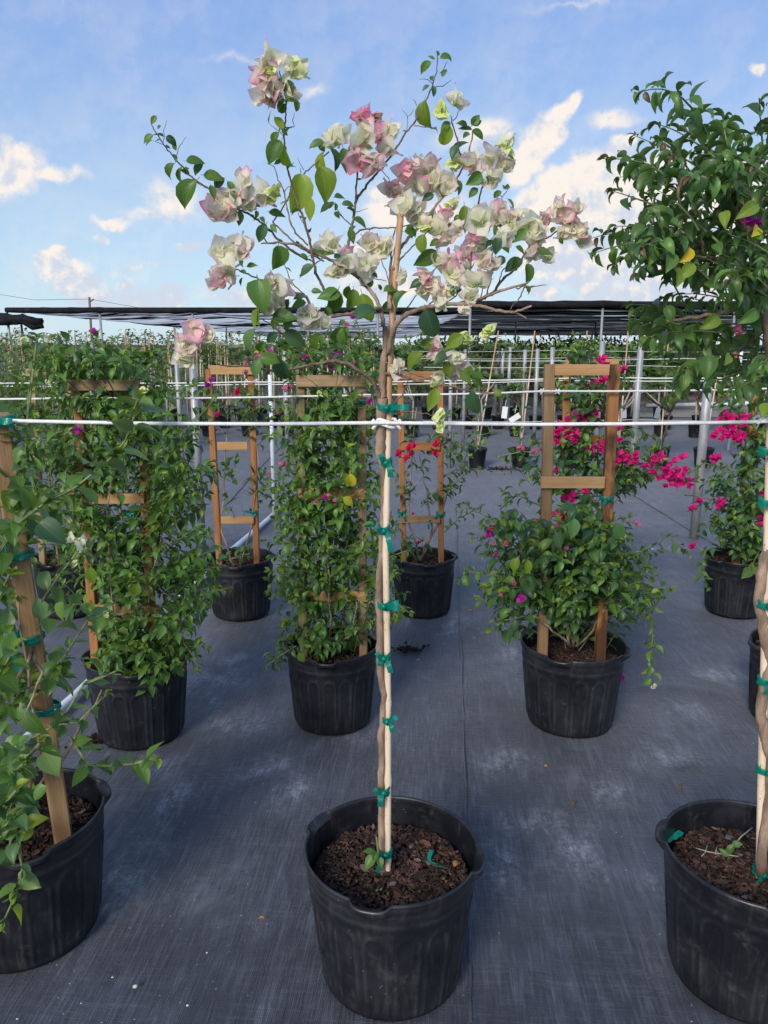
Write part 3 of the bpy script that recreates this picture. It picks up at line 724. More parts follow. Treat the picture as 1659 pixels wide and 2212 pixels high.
G_ROW1 = 'large nursery pots in the front row'; G_ROW2 = 'nursery pots in the second row'; G_ROW3 = 'nursery pots in the third row'
P_C = (.018, 1.688); P_L = (-.997, 1.83); P_R = (.940, 1.672)
pc = pot(*P_C, 'big', 'large black fluted pot at the front centre holding the bamboo stake', G_ROW1, 150, 0, 2)
pl = pot(*P_L, 'big', 'large black pot cut by the left edge with the leaning wooden stake', G_ROW1, 110, .8, 3)
pr = pot(*P_R, 'big', 'large black pot cut by the right edge, strewn with bark chips', G_ROW1, 170, .12, 4)
Dx, Dy = -.225, 3.035; Ex, Ey = .81, 3.03; Fx, Fy = -1.005, 2.93; Gx, Gy = 1.79, 3.05
pot(Dx, Dy, 'mid', 'black pot under the dense green bush just left of the bamboo stake', G_ROW2, 40, .2, 5)
pot(Ex, Ey, 'big', 'black pot at the foot of the wooden obelisk with the square top', G_ROW2, 60, -.25, 6)
pot(Fx-.02, Fy-.01, 'wide', 'black pot under the widest green bush on the left', G_ROW2, 40, .5, 7)
pot(Gx, Gy, 'mid', 'black pot of which only a sliver shows at the right edge', G_ROW2, 10, .5, 8)
Hx, Hy = -.87, 4.37; Ix, Iy = .24, 4.41; Jx, Jy = 1.23, 4.40; Kx, Ky = 2.15, 4.40; Lx, Ly = -1.93, 4.40
pot(Hx, Hy, 'wide', 'black pot with the slim open trellis, beside the white ground pipe', G_ROW3, 30, .3, 9)
pot(Ix, Iy, 'mid', 'black pot with the red flowering plant behind the bamboo stake', G_ROW3, 30, .4, 10)
pot(Jx, Jy, 'mid', 'black pot mostly hidden behind the wooden obelisk', G_ROW3, 10, .7, 11)
pot(Kx, Ky, 'mid', 'black pot with the pink flowering plant by the right edge', G_ROW3, 20, .9, 12)
pot(Lx, Ly, 'mid', 'black pot in the shade of the left bushes, third row', G_ROW3, 5, .1, 13)

# ================================================================ TAPE, STAKES, TRELLISES
def ribbon(mb, pts, w_, side=None):
    pts = [Vector(p) for p in pts]; o = len(mb.v)
    for i, p in enumerate(pts):
        T = (pts[min(i+1, len(pts)-1)]-pts[max(i-1, 0)]).normalized()
        s_ = (side or Vector((0, -1, 0))).cross(T)
        if s_.length < .1: s_ = T.orthogonal()
        s_.normalize(); tw = Matrix.Rotation(.5*math.sin(i*1.1), 3, T); s_ = tw @ s_
        mb.v += [tuple(p-s_*w_/2), tuple(p+s_*w_/2)]
    for i in range(len(pts)-1): q = o+2*i; mb.face((q, q+1, q+3, q+2))
def tie(parent, c, rx, ry, tails, h=.012, name='plant_tie'):
    """plastic tape wrapped round stake and stem, with loose tails (du, dv in metres right and up)"""
    c = Vector(c); mb = MB(); n = 20
    for w0 in range(2):
        o = len(mb.v); dz = (w0-.5)*h*.7
        for j in range(n+1):
            a = 2*math.pi*j/n; e = 1+.05*math.sin(5*a+w0)
            for k in (-.5, 0, .5):
                b_ = 1.0+(.10 if k == 0 else 0)
                mb.v.append((c.x+rx*e*b_*math.cos(a), c.y+ry*e*b_*math.sin(a), c.z+dz+k*h+.003*math.sin(a*2+w0*2)))
        for j in range(n):
            for k in range(2): q = o+j*3+k; mb.face((q, q+3, q+4, q+1))
    for (du_, dv_) in tails:
        p0 = c+Vector((rx*.3*(1 if du_ > 0 else -1), -ry*1.15, 0)); p3 = p0+Vector((du_, -.012, dv_)); pm = (p0+p3)/2+Vector((du_*.2, -.018, abs(dv_)*.15+.004))
        ribbon(mb, bez(p0, pm, p3, 6), .013)
    mb.box(c+Vector((0, -ry*1.25, 0)), (.006, .004, .006), Matrix.Rotation(.6, 3, 'Y'))
    return part(mb, name, 'tape', parent)
def bamboo(pts, rad, label, name='bamboo_stake', group=None):
    pts = [Vector(p) for p in pts]; rt = root(name, pts[0], label, 'stake', group); mb = MB(); P = []; Rr = []
    for i in range(len(pts)-1):
        a, b = pts[i], pts[i+1]; n = max(2, int((b-a).length/.02))
        for k in range(n): P.append(a+(b-a)*k/n)
    P.append(pts[-1]); s_ = 0
    nodes = [.06, .29, .50, .73, .98, 1.22, 1.45, 1.6]
    for i, p in enumerate(P):
        if i: s_ += (P[i]-P[i-1]).length
        f_ = i/(len(P)-1); r = rad[0]*(1-f_)+rad[1]*f_
        dn = min(abs(s_-q) for q in nodes); r *= 1+.16*math.exp(-(dn/.008)**2)-.04*math.exp(-((dn-.02)/.01)**2); Rr.append(r)
    mb.tube(P, Rr, 14); part(mb, 'cane', 'bamboo', rt); return rt
def bar(mb_name, p0, p1, w_, d_, mat, parent, roll=0.0, jag=0.0):
    """wooden bar along p0-p1, w_ wide across the view, d_ deep; bevelled edges, grain along local Z"""
    p0, p1 = Vector(p0), Vector(p1); ln = (p1-p0).length; T = (p1-p0).normalized()
    ref = Vector((0, 1, 0)); Yx = (ref-T*ref.dot(T)).normalized(); Xx = Yx.cross(T)
    b = min(w_, d_)*.09; ring = [(-w_/2+b, -d_/2), (w_/2-b, -d_/2), (w_/2, -d_/2+b), (w_/2, d_/2-b), (w_/2-b, d_/2), (-w_/2+b, d_/2), (-w_/2, d_/2-b), (-w_/2, -d_/2+b)]
    mb = MB(); n = max(2, int(ln/.12))
    for i in range(n+1):
        for (x, y) in ring: mb.v.append((x+random.uniform(-1, 1)*jag, y+random.uniform(-1, 1)*jag, ln*i/n))
    for i in range(n):
        for j in range(8): mb.face((i*8+j, i*8+(j+1) % 8, (i+1)*8+(j+1) % 8, (i+1)*8+j))
    mb.face(tuple(reversed(range(8)))); mb.face(tuple(n*8+j for j in range(8)))
    m = Matrix(((Xx.x, Yx.x, T.x, 0), (Xx.y, Yx.y, T.y, 0), (Xx.z, Yx.z, T.z, 0), (0, 0, 0, 1))) @ Matrix.Rotation(roll, 4, 'Z')
    o = link(mb_name, mb.mesh(mb_name, mat, False), parent); o.matrix_basis = Matrix.Translation(p0-wloc(parent)) @ m; return o
G_TR = 'wooden trellises in the pots'
def trellis(label, Y, posts, bars, mats, w_=.036, base=(0, 0)):
    """posts: (u_top, v_top, u_bot, z_bot) ; bars: (u0, u1, v_mid, height px)"""
    p0 = P2(posts[0][2], posts[0][3], Y)
    rt = root('trellis', (base[0], base[1], .30), label, 'trellis', G_TR)
    for (ut, vt, ub, vb), mt in zip(posts, mats[0]):
        a = P2(ub, vb, Y); b = P2(ut, vt, Y); a.z = .27; bar('post', a, b, w_, .034, mt, rt, jag=.0006)
    for k, (u0, u1, v, hh) in enumerate(bars):
        a = P2(u0, v, Y-.028); b = P2(u1, v, Y-.028); mt = mats[1][k % len(mats[1])]
        o = bar('crossbar', a, b, hh/F*Y, .019, mt, rt, jag=.0005)
    return rt
# hero stake and its ties
YS = 1.688
st = [P2(837, 1873, YS), P2(838, 1700, YS), P2(838, 1500, YS), P2(833, 1200, YS), P2(837, 1000, YS), P2(842, 760, YS+.01), P2(850, 650, YS+.02), P2(857, 560, YS+.03), P2(866, 462, YS+.04)]
hero_stake = bamboo([st[0]-UP*.04]+st, (.0088, .0066), 'pale bamboo stake rising from the centre pot with green tape ties')
for u, v, rx, tails in [(835, 880, .021, [(.042, .002)]), (834, 998, .013, [(-.01, .022), (.006, -.03)]), (829, 1144, .013, [(-.012, .012), (.012, -.045)]), (829, 1306, .016, [(.03, .016), (.032, .0)]),
                        (829, 1418, .015, [(-.012, .022), (.012, -.03), (-.006, -.012)]), (836, 1553, .013, [(.020, .022), (.010, -.02)]), (829, 1706, .015, [(-.018, .02), (-.006, -.03)]), (832, 1840, .017, [(-.026, .022), (-.014, -.04)])]:
    tie(hero_stake, P2(u, v, YS-.004), rx, .013, tails)
# right stake
sr = [P2(1641, 1905, 1.672), P2(1645, 1700, 1.672), P2(1650, 1500, 1.672), P2(1657, 1200, 1.68), P2(1664, 900, 1.69), P2(1670, 700, 1.70)]
right_stake = bamboo([sr[0]-UP*.03]+sr, (.0105, .008), 'pale bamboo stake in the right edge pot, wrapped by a twisted trunk')
for u, v, tails in [(1643, 1880, [(-.02, -.01), (.01, .03)]), (1652, 1662, [(.01, .03)]), (1655, 1470, [(-.012, -.02)]), (1654, 1305, [(.0, .03)]), (1658, 1085, [(.01, -.03)]), (1658, 975, [])]:
    tie(right_stake, P2(u, v, 1.668), .019, .016, tails)
# left leaning trellis in the front-left pot
lt = root('trellis', (P_L[0], P_L[1], .3), 'leaning orange wooden trellis post with green ties in the front left pot', 'trellis', G_TR)
a = P2(137, 1812, 1.815); b = P2(-6, 895, 1.70)
bar('post', a-(b-a)*.03, b, .047, .046, 'wood_rough', lt, roll=.5, jag=.0008)
a2 = P2(-230, 1790, 1.9); b2 = P2(-330, 895, 1.86); bar('post', a2, b2, .045, .045, 'wood_rough', lt)
for v, x1 in ((1269, 22), (1632, 62)): bar('crossbar', P2(-260, v+10, 1.82), P2(x1, v, 1.76), .042, .02, 'wood_honey', lt)
for u, v, tails in [(38, 1195, [(.03, .004), (-.004, -.03), (-.035, .005)]), (62, 1375, [(-.025, -.02), (.0, -.07)]), (98, 1528, []), (-2, 908, [(.04, 0), (.045, .004)])]:
    f_ = (v-895)/(1815-895); tie(lt, P2(u, v, 1.70+.10*f_), .034, .034, tails, .011)
# second row
tE = trellis('tall wooden obelisk frame with square top, two posts and honey crossbars', 2.93, [(1187, 787, 1173, 1400), (1327, 787, 1298, 1395)], [(1198, 1315, 799, 23), (1168, 1305, 1042, 25)], (['wood_rough', 'wood_stained'], ['wood_honey', 'wood_honey']), .040, (Ex, Ey))
tD = trellis('weathered wooden trellis inside the dense bush left of the bamboo stake', 3.0, [(650, 822, 656, 1400), (781, 822, 785, 1400)], [(640, 792, 823, 24), (645, 793, 1066, 24), (650, 795, 1288, 24)], (['wood_green', 'wood_grey'], ['wood_grey', 'wood_honey', 'wood_honey']), .034, (Dx, Dy))
tF = trellis('wooden trellis with bare top bar inside the widest left bush', 2.9, [(168, 830, 205, 1400), (306, 830, 327, 1400)], [(148, 301, 832, 23), (185, 312, 1077, 22), (192, 343, 1317, 22)], (['wood_orange', 'wood_orange'], ['wood_grey', 'wood_honey', 'wood_honey']), .034, (Fx, Fy))
tH = trellis('slim orange trellis standing open with few leaves, left of centre', 4.36, [(451, 798, 475, 1225), (542, 800, 555, 1215)], [(455, 545, 799, 19), (470, 535, 963, 17), (478, 548, 1123, 16)], (['wood_orange', 'wood_orange'], ['wood_honey']), .034, (Hx, Hy))
tI = trellis('orange trellis around the red flowering plant behind the bamboo stake', 4.40, [(864, 800, 873, 1215), (951, 800, 953, 1210)], [(858, 957, 811, 17), (866, 950, 964, 17), (866, 950, 1122, 16)], (['wood_orange', 'wood_orange'], ['wood_orange', 'wood_orange', 'wood_rough']), .034, (Ix, Iy))
tJ = trellis('orange trellis showing through the obelisk with pink flowers on it', 4.36, [(1225, 783, 1218, 1230), (1327, 783, 1300, 1230)], [(1222, 1336, 784, 16), (1222, 1320, 948, 16), (1222, 1310, 1120, 16)], (['wood_orange', 'wood_stained'], ['wood_honey', 'wood_orange']), .040, (Jx, Jy))
tK = trellis('orange trellis of the pink flowering plant at the right edge', 4.36, [(1636, 800, 1592, 1190), (1746, 800, 1690, 1190)], [(1626, 1750, 812, 17), (1622, 1720, 942, 17), (1603, 1706, 1110, 17)], (['wood_orange', 'wood_orange'], ['wood_honey', 'wood_orange']), .038, (Kx, Ky))
tL = trellis('pale trellis top half hidden behind the left bushes, third row', 4.36, [(70, 800, 95, 1240), (148, 800, 165, 1240)], [(57, 157, 807, 20), (80, 165, 1000, 18)], (['wood_grey', 'wood_grey'], ['wood_grey']), .034, (Lx, Ly))
for tr_, Y, lst in [(tE, 2.93, [(1310, 1075, [(-.02, -.03)]), (1182, 1205, [(.03, .0)])]), (tD, 3.0, [(785, 868, []), (797, 1130, [(.01, -.035)]), (655, 1085, [(-.02, -.02)])]), (tF, 2.9, [(300, 845, [(-.02, .01)]), (288, 1110, [(.004, -.07), (.03, -.03)])]),
                    (tH, 4.36, [(455, 1020, [(.02, .02), (.01, -.04)]), (548, 1105, [(-.04, .01), (.01, -.03)])]), (tI, 4.40, [(868, 1105, [(-.01, -.03), (.012, -.05)]), (928, 1122, [(.0, -.05)]), (952, 1110, [(-.03, -.02)])]), (tK, 4.36, [(1600, 1010, [])])]:
    for u, v, tails in lst: tie(tr_, P2(u, v, Y-.004), .026, .026, tails)

# ---- galvanised posts, white pipes
G_POST = 'galvanised posts in the beds'
def gpost(u, v, Y, ztop, r, label, mat='galvanised', cat='post', name='galvanised_post', ub=None):
    p = P2(u, v, Y); mb = MB()
    x = p.x; dx = 0 if ub is None else (ub-u)/F*Y
    mb.tube([(x+dx, Y, -.01), (x, Y, ztop), (x, Y, ztop+.003)], [r, r, r*.8], 16)
    o = link(name, mb.mesh(name, mat, True, (x, Y, 0)), None, (x, Y, 0)); return props(o, label, cat, G_POST if cat == 'post' else None)
gpost(1362, 1060, 8.22, 1.60, .034, 'galvanised post standing alone behind the pink branch, right of the obelisk')
gpost(1500, 1150, 6.18, 1.50, .036, 'galvanised post under the dark tree, nearer of the two bare ones', ub=1500)
gpost(432, 1080, 5.75, 1.44, .030, 'galvanised post between the wide left bush and the slim trellis')
gpost(197, 741, 4.75, 1.605, .032, 'galvanised post rising behind the bare top bar at left')
for ki, (u, Y, zt_, lb) in enumerate([(1074, 14.5, 1.5, 'first'), (1102, 14.2, 1.52, ''), (1135, 13.4, 1.48, ''), (1162, 12.6, 1.5, ''), (1194, 12.0, 1.53, ''), (1301, 9.6, 1.62, ''), (1087, 15.5, 1.52, '')]):
    gpost(u, 752, Y, zt_, .034, 'thin galvanised post among the small potted plants, '+('leftmost of that row', 'third from the left of that row', 'fourth from the left of that row', 'close to the next one', 'just left of the obelisk', 'seen above the top of the obelisk', 'second from the left of that row')[ki])
for ki, (u, Y) in enumerate([(615, 9.5), (690, 8.6), (745, 10.5), (262, 11), (380, 9.0), (975, 9.8), (1005, 11.5)]):
    gpost(u, 760, Y, 1.5, .026, 'thin galvanised post '+('above the white upright pipe', 'above the weathered trellis', 'behind the buds of the dense bush', 'behind the bare top bar at left', 'between the bare bar and slim trellis', 'right of the red plant trellis', 'far behind the crown tips of the pale standard')[ki])
gpost(592, 1085, 6.9, 1.32, .019, 'white upright plastic pipe between the slim trellis and the dense bush', 'pvc', 'pipe', 'upright_pipe')
v_ = gpost(1600, 780, 11.5, 1.50, .024, 'white riser pipe with red tap at far right', 'pvc', 'pipe', 'riser_pipe', ub=1592)
mb = MB(); q = P2(1590, 771, 11.46); mb.box(q, (.02, .02, .05)); mb.tube([q, q+Vector((-.05, 0, .05))], .012, 6); part(mb, 'tap_handle', 'red_plastic', v_)
def gp(u, v, z=.022):
    p = G2(u, v); p.z = z; return p
mb = MB(); mb.tube([gp(622, 1086), gp(575, 1130), gp(505, 1190), gp(400, 1290), gp(300, 1378), gp(165, 1510), gp(20, 1640), gp(-200, 1850)], .020, 14)
props(link('ground_pipe', mb.mesh('ground_pipe', 'pvc')), 'white plastic pipe lying on the ground cloth under the left plants', 'pipe')
mb = MB(); mb.tube([P2(1400, 838, 19), P2(1700, 828, 17.5)], .05, 8)
mb.v = [(x, y, max(z, 0) if False else z-P2(1400, 838, 19).z+.06) for x, y, z in mb.v]
props(link('ground_pipe', mb.mesh('ground_pipe', 'pvc')), 'white pipe lying along the far gravel path at right', 'pipe')

# ---- white support ropes
G_ROPE = 'white support ropes strung along the rows'
def rope(pts, r, label, knots=()):
    pts = [Vector(p) for p in pts]; P = []
    for i in range(len(pts)-1):
        n = 10; a, b = pts[i], pts[i+1]; ln = (b-a).length
        for k in range(n): f_ = k/n; P.append(a+(b-a)*f_-UP*.006*ln*4*f_*(1-f_)+rv(.0003))
    P.append(pts[-1]); rt = root('support_rope', P[0], label, 'rope', G_ROPE); mb = MB(); mb.tube(P, r, 8); part(mb, 'line', 'rope', rt)
    if r > .003:                                        # braided strands standing proud of the line
        mb = MB()
        for s_ in range(2):
            Q = []; tot = 0
            for i in range(len(P)-1):
                L_ = (P[i+1]-P[i]).length; m_ = max(2, int(L_/.006))
                if not (-1.3 < P[i].x < 1.3): continue
                for k in range(m_):
                    q = P[i]+(P[i+1]-P[i])*k/m_; a = tot/.010*3.14+s_*math.pi; tot += L_/m_
                    Q.append(q+Vector((0, math.cos(a), math.sin(a)))*r*.62)
            if len(Q) > 4: mb.tube(Q, r*.55, 5)
        if mb.v: part(mb, 'strand', 'rope', rt)
    for (u, v, Y, rx) in knots:
        c = P2(u, v, Y); mb = MB()
        for w0 in range(2):
            ring = [c+Vector((rx*math.cos(a), .014*math.sin(a), (w0-.5)*.010+.004*math.sin(a*2))) for a in np.linspace(0, 6.283, 17)]
            mb.tube(ring, r*.9, 6, False)
        for s_ in (-1, 1):
            k0 = c+Vector((s_*rx*1.1, -.004, 0)); mb.tube([k0, k0+Vector((s_*.006, -.006, .008)), k0+Vector((s_*.012, 0, .0)), k0+Vector((s_*.004, .004, -.008)), k0+Vector((-s_*.002, -.008, 0)), k0+Vector((s_*.008, -.01, -.012))], r*.95, 6)
        part(mb, 'knot', 'rope', rt)
    return rt
rope([P2(-140, 905, 1.66), P2(-3, 908, 1.665), P2(826, 913, 1.665), P2(845, 913, 1.665), P2(1662, 910, 1.66), P2(1800, 909, 1.66)], .0041, 'nearest thick white rope crossing the whole view and knotted to the bamboo stake', [(835, 914, 1.682, .021), (1660, 903, 1.672, .02)])
rope([P2(-140, 862, 2.9), P2(160, 859, 2.87), P2(640, 856, 2.97), P2(790, 853, 2.96), P2(1178, 845, 2.89), P2(1202, 845, 2.89), P2(1750, 836, 2.89)], .0038, 'second white rope tied to the left post of the wooden obelisk', [(1187, 845, 2.93, .026), (787, 853, 3.0, .024)])
rope([P2(-140, 826, 4.3), P2(150, 826, 4.3), P2(540, 825, 4.3), P2(950, 822, 4.34), P2(1230, 817, 4.30), P2(1330, 816, 4.3), P2(1750, 813, 4.3)], .0036, 'third white rope passing the slim trellis and the red plant', [(545, 822, 4.36, .024)])
rope([P2(-140, 832, 4.75), P2(540, 830, 4.75), P2(1200, 822, 4.75), P2(1750, 818, 4.75)], .003, 'thin white rope running just behind the third rope')
for Y, z, lb in [(8.2, 1.42, 'through the lone galvanised post'), (9.7, 1.30, 'over the first small potted plants'), (9.7, .62, 'low across the trunks of the small potted plants'), (12.0, 1.36, 'among the thin galvanised posts'), (13.8, 1.45, 'highest and farthest before the shade house')]:
    rope([Vector((.5, Y, z)), Vector((3.2, Y, z+.02)), Vector((8.5, Y, z+.01))], .003, 'thin white rope '+lb)

# ================================================================ HERO PLANT: grafted standard with pale pink bracts
hero = root('bougainvillea_standard', (P_C[0], P_C[1], .3), 'tall bougainvillea standard with sparse crown of white and pink bracts in the centre pot', 'bougainvillea')
mb = MB(); tp = [(826, 1878), (824, 1800), (824, 1740), (822, 1700), (826, 1640), (823, 1600), (827, 1560), (829, 1500), (822, 1450), (820, 1400), (821, 1340), (817, 1300), (820, 1240), (824, 1190), (827, 1130), (829, 1060), (826, 1000), (821, 975), (823, 930), (824, 880), (826, 860)]
tr_ = [.0105, .0088, .0082, .0088, .0080, .0088, .0078, .0076, .0088, .0082, .0080, .0086, .0078, .0074, .0070, .0074, .0090, .0120, .0112, .0110, .0115]
pts = [P2(u, v, YS-.002+(.012 if 1000 < v < 1200 else 0)) for u, v in tp]; pts[0] -= UP*.03
fine = []; fr = []
for i in range(len(pts)-1):
    for k in range(4):
        f_ = k/4; fine.append(pts[i]*(1-f_)+pts[i+1]*f_+rv(.0008)); fr.append((tr_[i]*(1-f_)+tr_[i+1]*f_)*random.uniform(.93, 1.10))
fine.append(pts[-1]); fr.append(tr_[-1])
mb.tube(fine, fr, 12); part(mb, 'trunk', 'bark', hero)
# branches: (frame, points, depth offset at start and end, radius px at start and end)
HB = [
 (None, [(826, 862), (825, 820), (829, 775), (835, 735), (833, 706)], 0, 0, 10, 5.5),
 (None, [(826, 862), (838, 820), (846, 760), (852, 700), (846, 660)], .015, .05, 6.5, 4),
 (None, [(823, 866), (806, 826), (790, 810), (768, 797), (755, 787), (716, 780), (677, 787), (638, 797), (599, 803), (568, 797), (539, 791)], 0, -.22, 5, 2.2),
 (c4, [(228, 1900), (255, 1780), (285, 1715), (345, 1668), (450, 1628), (560, 1612), (700, 1606), (820, 1625), (900, 1650), (980, 1660), (1050, 1638), (1095, 1620)], 0, -.20, 6.0, 2.6),
 (c4, [(980, 1658), (1030, 1676), (1066, 1694)], -.17, -.2, 2.5, 1.5),
 (c4, [(640, 1608), (760, 1585), (820, 1562), (900, 1530), (980, 1508), (1040, 1495), (1080, 1472)], -.08, -.16, 4.2, 2.2),
 (c4, [(1000, 1512), (1100, 1500), (1185, 1492)], -.14, -.2, 1.5, .9),
 (c4, [(1062, 1482), (1030, 1560), (985, 1610), (970, 1640)], -.15, -.2, 1.8, 1.0),
 (c4, [(770, 1590), (855, 1545), (930, 1448), (1000, 1398), (1058, 1300), (1095, 1235), (1200, 1205), (1290, 1135)], -.08, .12, 3.4, 1.4),
 (c4, [(705, 1602), (722, 1500), (722, 1400), (736, 1260), (760, 1130), (776, 1000), (800, 900), (830, 830)], -.10, -.18, 2.8, 1.6),
 (c4, [(240, 1640), (238, 1550), (242, 1480), (262, 1390), (310, 1265), (370, 1190), (440, 1120), (500, 1040), (570, 950), (640, 860), (690, 770), (718, 690), (735, 610), (738, 560)], .0, .18, 4.6, 1.4),
 (c4, [(690, 770), (660, 690), (648, 610), (620, 530), (608, 470)], .15, .12, 1.8, 1.2),
 (c4, [(620, 500), (650, 470), (655, 440)], .12, .12, 1.2, .8),
 (c3, [(1560, 1740), (1545, 1640), (1500, 1552), (1410, 1452), (1380, 1400), (1345, 1310), (1340, 1285), (1365, 1180), (1382, 1050), (1390, 1000)], -.02, .05, 5.0, 2.6),
 (c3, [(1388, 1005), (1395, 900), (1402, 820), (1415, 730), (1412, 690)], .05, .02, 2.2, 1.4),
 (c4, [(30, 1005), (50, 960), (130, 852), (200, 780), (282, 662), (340, 572), (392, 510), (422, 450), (470, 362), (500, 282), (525, 200), (530, 132), (528, 100)], .05, .15, 2.9, 1.0),
 (c4, [(385, 532), (450, 538), (520, 543), (533, 580)], .1, .05, 1.0, .6),
 (c4, [(345, 565), (348, 480), (312, 430)], .1, .15, .9, .5), (c4, [(348, 478), (380, 450), (383, 428)], .12, .12, .7, .5),
 (c4, [(400, 408), (388, 385), (375, 368)], .1, .1, .8, .5), (c4, [(500, 300), (560, 290), (612, 255)], .14, .2, 1.0, .5), (c4, [(500, 280), (470, 255), (420, 252)], .14, .1, .8, .5), (c4, [(540, 215), (570, 180), (590, 142)], .15, .15, .8, .5),
 (c3, [(1545, 1640), (1500, 1632), (1420, 1650), (1340, 1668), (1250, 1682), (1190, 1692), (1130, 1630), (1092, 1562), (1010, 1530), (930, 1498), (850, 1470), (740, 1430), (650, 1385)], -.02, -.25, 4.6, 1.3),
 (c3, [(1250, 1682), (1240, 1600), (1205, 1530), (1150, 1420), (1132, 1320), (1112, 1220), (1080, 1110), (1030, 960), (990, 830), (972, 700), (960, 600), (966, 520), (970, 400), (962, 300), (930, 200)], -.05, -.15, 3.4, 1.2),
 (c3, [(1410, 1452), (1345, 1405), (1270, 1358), (1200, 1322), (1120, 1290), (1060, 1252), (960, 1240), (900, 1236), (820, 1243)], -.01, -.12, 4.0, 1.9),
 (c3, [(860, 1238), (840, 1215), (822, 1180)], -.1, -.1, 1.4, .9),
 (c3, [(1100, 1340), (1010, 1290), (940, 1232), (870, 1162), (800, 1100), (740, 1062), (660, 1030), (600, 980), (550, 940), (470, 890), (400, 840), (340, 770), (260, 680), (200, 600), (160, 525)], -.05, -.22, 2.8, 1.1),
 (c3, [(1100, 1250), (1030, 1182), (1000, 1120), (980, 1040), (960, 930), (920, 840), (900, 780), (858, 760)], -.03, .1, 2.0, 1.0),
 (c3, [(960, 930), (985, 900), (1000, 898)], .05, .05, 1, .6),
 (c3, [(1230, 690), (1170, 740), (1080, 820), (1020, 900), (980, 980), (930, 1060), (890, 1112)], .16, .10, 1.5, 1.6),
 (c3, [(890, 1112), (960, 1180), (1060, 1270), (1200, 1350)], .10, .02, 1.7, 2.2),
 (c3, [(1075, 800), (1055, 760), (1040, 722)], .15, .15, .8, .5),
 (c4, [(8, 1210), (60, 1162), (140, 1150), (300, 1145), (360, 1130)], .0, .06, 2.0, 1.2),
 (c4, [(228, 1650), (235, 1530), (242, 1400), (252, 1250), (272, 1150)], .02, .06, 3.0, 1.4),
 (c4, [(262, 1400), (310, 1330), (400, 1240), (460, 1180), (560, 1072), (640, 1000)], .02, .10, 2.0, 1.0),
 (c4, [(470, 1620), (600, 1500), (700, 1442), (760, 1342), (830, 1262)], -.03, -.1, 1.6, 1.0),
 (c4, [(290, 1700), (370, 1600), (450, 1460), (540, 1370)], .0, -.06, 1.6, .9),
 (c4, [(780, 1600), (805, 1500), (800, 1430)], -.08, -.1, 1.4, .8), (c4, [(815, 1580), (840, 1490), (862, 1420), (855, 1300), (850, 1250)], -.08, -.14, 1.7, .9),
 (c4, [(865, 1535), (900, 1470), (925, 1400), (1000, 1330)], -.08, -.05, 1.5, .9),
 (c4, [(830, 1180), (890, 1030), (930, 950), (958, 900)], .1, .14, 1.3, .7), (c4, [(920, 965), (900, 940), (880, 930)], .13, .13, .8, .5),
 (c4, [(570, 1610), (640, 1560), (700, 1420), (720, 1330)], -.05, .0, 1.5, .9),
 (c3, [(1110, 1220), (1090, 1160), (1060, 1090), (1020, 1000)], -.06, -.02, 0.9, .6),
 (c3, [(1285, 1060), (1340, 1110), (1370, 1140)], .04, .05, 1.0, 1.2), (c3, [(1250, 990), (1290, 1050), (1320, 1090)], .03, .04, .9, .8),
 (c3, [(230, 640), (235, 560), (252, 500)], -.2, -.2, .8, .5), (c3, [(240, 650), (200, 635), (165, 620)], -.2, -.2, .7, .4), (c3, [(305, 725), (330, 650), (370, 600)], -.2, -.18, .9, .5), (c3, [(400, 840), (440, 880), (500, 900)], -.2, -.2, 1, .7),
 (c3, [(955, 590), (910, 550), (870, 515)], -.12, -.12, .8, .5), (c3, [(975, 543), (1025, 542), (1012, 500), (1020, 452)], -.12, -.1, .9, .5),
 (c3, [(1000, 1465), (1030, 1500), (1090, 1560)], -.08, -.04, 1.0, 1.4), (c3, [(960, 1370), (990, 1440), (1010, 1500)], -.08, -.06, .9, 1.0), (c3, [(1050, 1440), (1070, 1400), (1160, 1360), (1200, 1322)], -.05, -.03, 1.2, 1.4),
 (c3, [(1385, 1440), (1480, 1450), (1580, 1470)], .02, .04, 1.4, .8), (c3, [(1380, 1060), (1420, 1045), (1468, 1030)], .05, .08, .8, .4),
 (c3, [(1420, 1180), (1450, 1220), (1500, 1250)], .04, .05, .9, .6), (c3, [(1545, 1340), (1570, 1400), (1600, 1500)], .02, .0, 1.0, 1.4), (c3, [(1590, 1560), (1600, 1400), (1630, 1250)], .02, .05, 1.8, 1.0),
 (c3, [(1420, 800), (1480, 798), (1530, 790)], .04, .02, .8, .4), (c3, [(1540, 790), (1590, 850), (1620, 900)], .08, .12, 1.0, .6),
 (k8, [(1090, 505), (1030, 430), (930, 315), (800, 215), (730, 165)], -.12, -.2, 2.0, 1.1),
 (k8, [(800, 215), (700, 230), (650, 232)], -.18, -.2, .9, .6), (k8, [(620, 550), (450, 551), (300, 520), (190, 478)], -.22, -.3, 1.6, 1.0),
 (k8, [(1430, 540), (1500, 500), (1420, 640), (1380, 700)], -.05, -.1, 1.0, .6),
 (k2, [(0, 370), (60, 378), (130, 400), (300, 430), (420, 455), (540, 465)], .0, -.2, 3.4, 1.1),
 (k2, [(30, 330), (120, 370), (190, 395), (280, 440), (350, 442), (500, 462)], .0, -.16, 2.6, 1.0),
 (k2, [(190, 395), (270, 350), (330, 300), (400, 240)], -.05, -.12, 1.5, .8), (k2, [(350, 440), (410, 330), (440, 250), (455, 215)], -.08, -.1, 1.3, .8), (k2, [(280, 380), (340, 300), (350, 250)], -.06, -.1, 1.2, .7),
 (k7, [(640, 290), (700, 260), (760, 200), (800, 100), (845, 0)], -.0, -.06, 1.6, 1.2), (k7, [(650, 330), (700, 382), (760, 362), (880, 356), (1000, 380), (1060, 405), (1100, 405)], -.0, -.1, 1.7, .9),
]
HS = []                                               # samples of every branch: (u, v, depth)
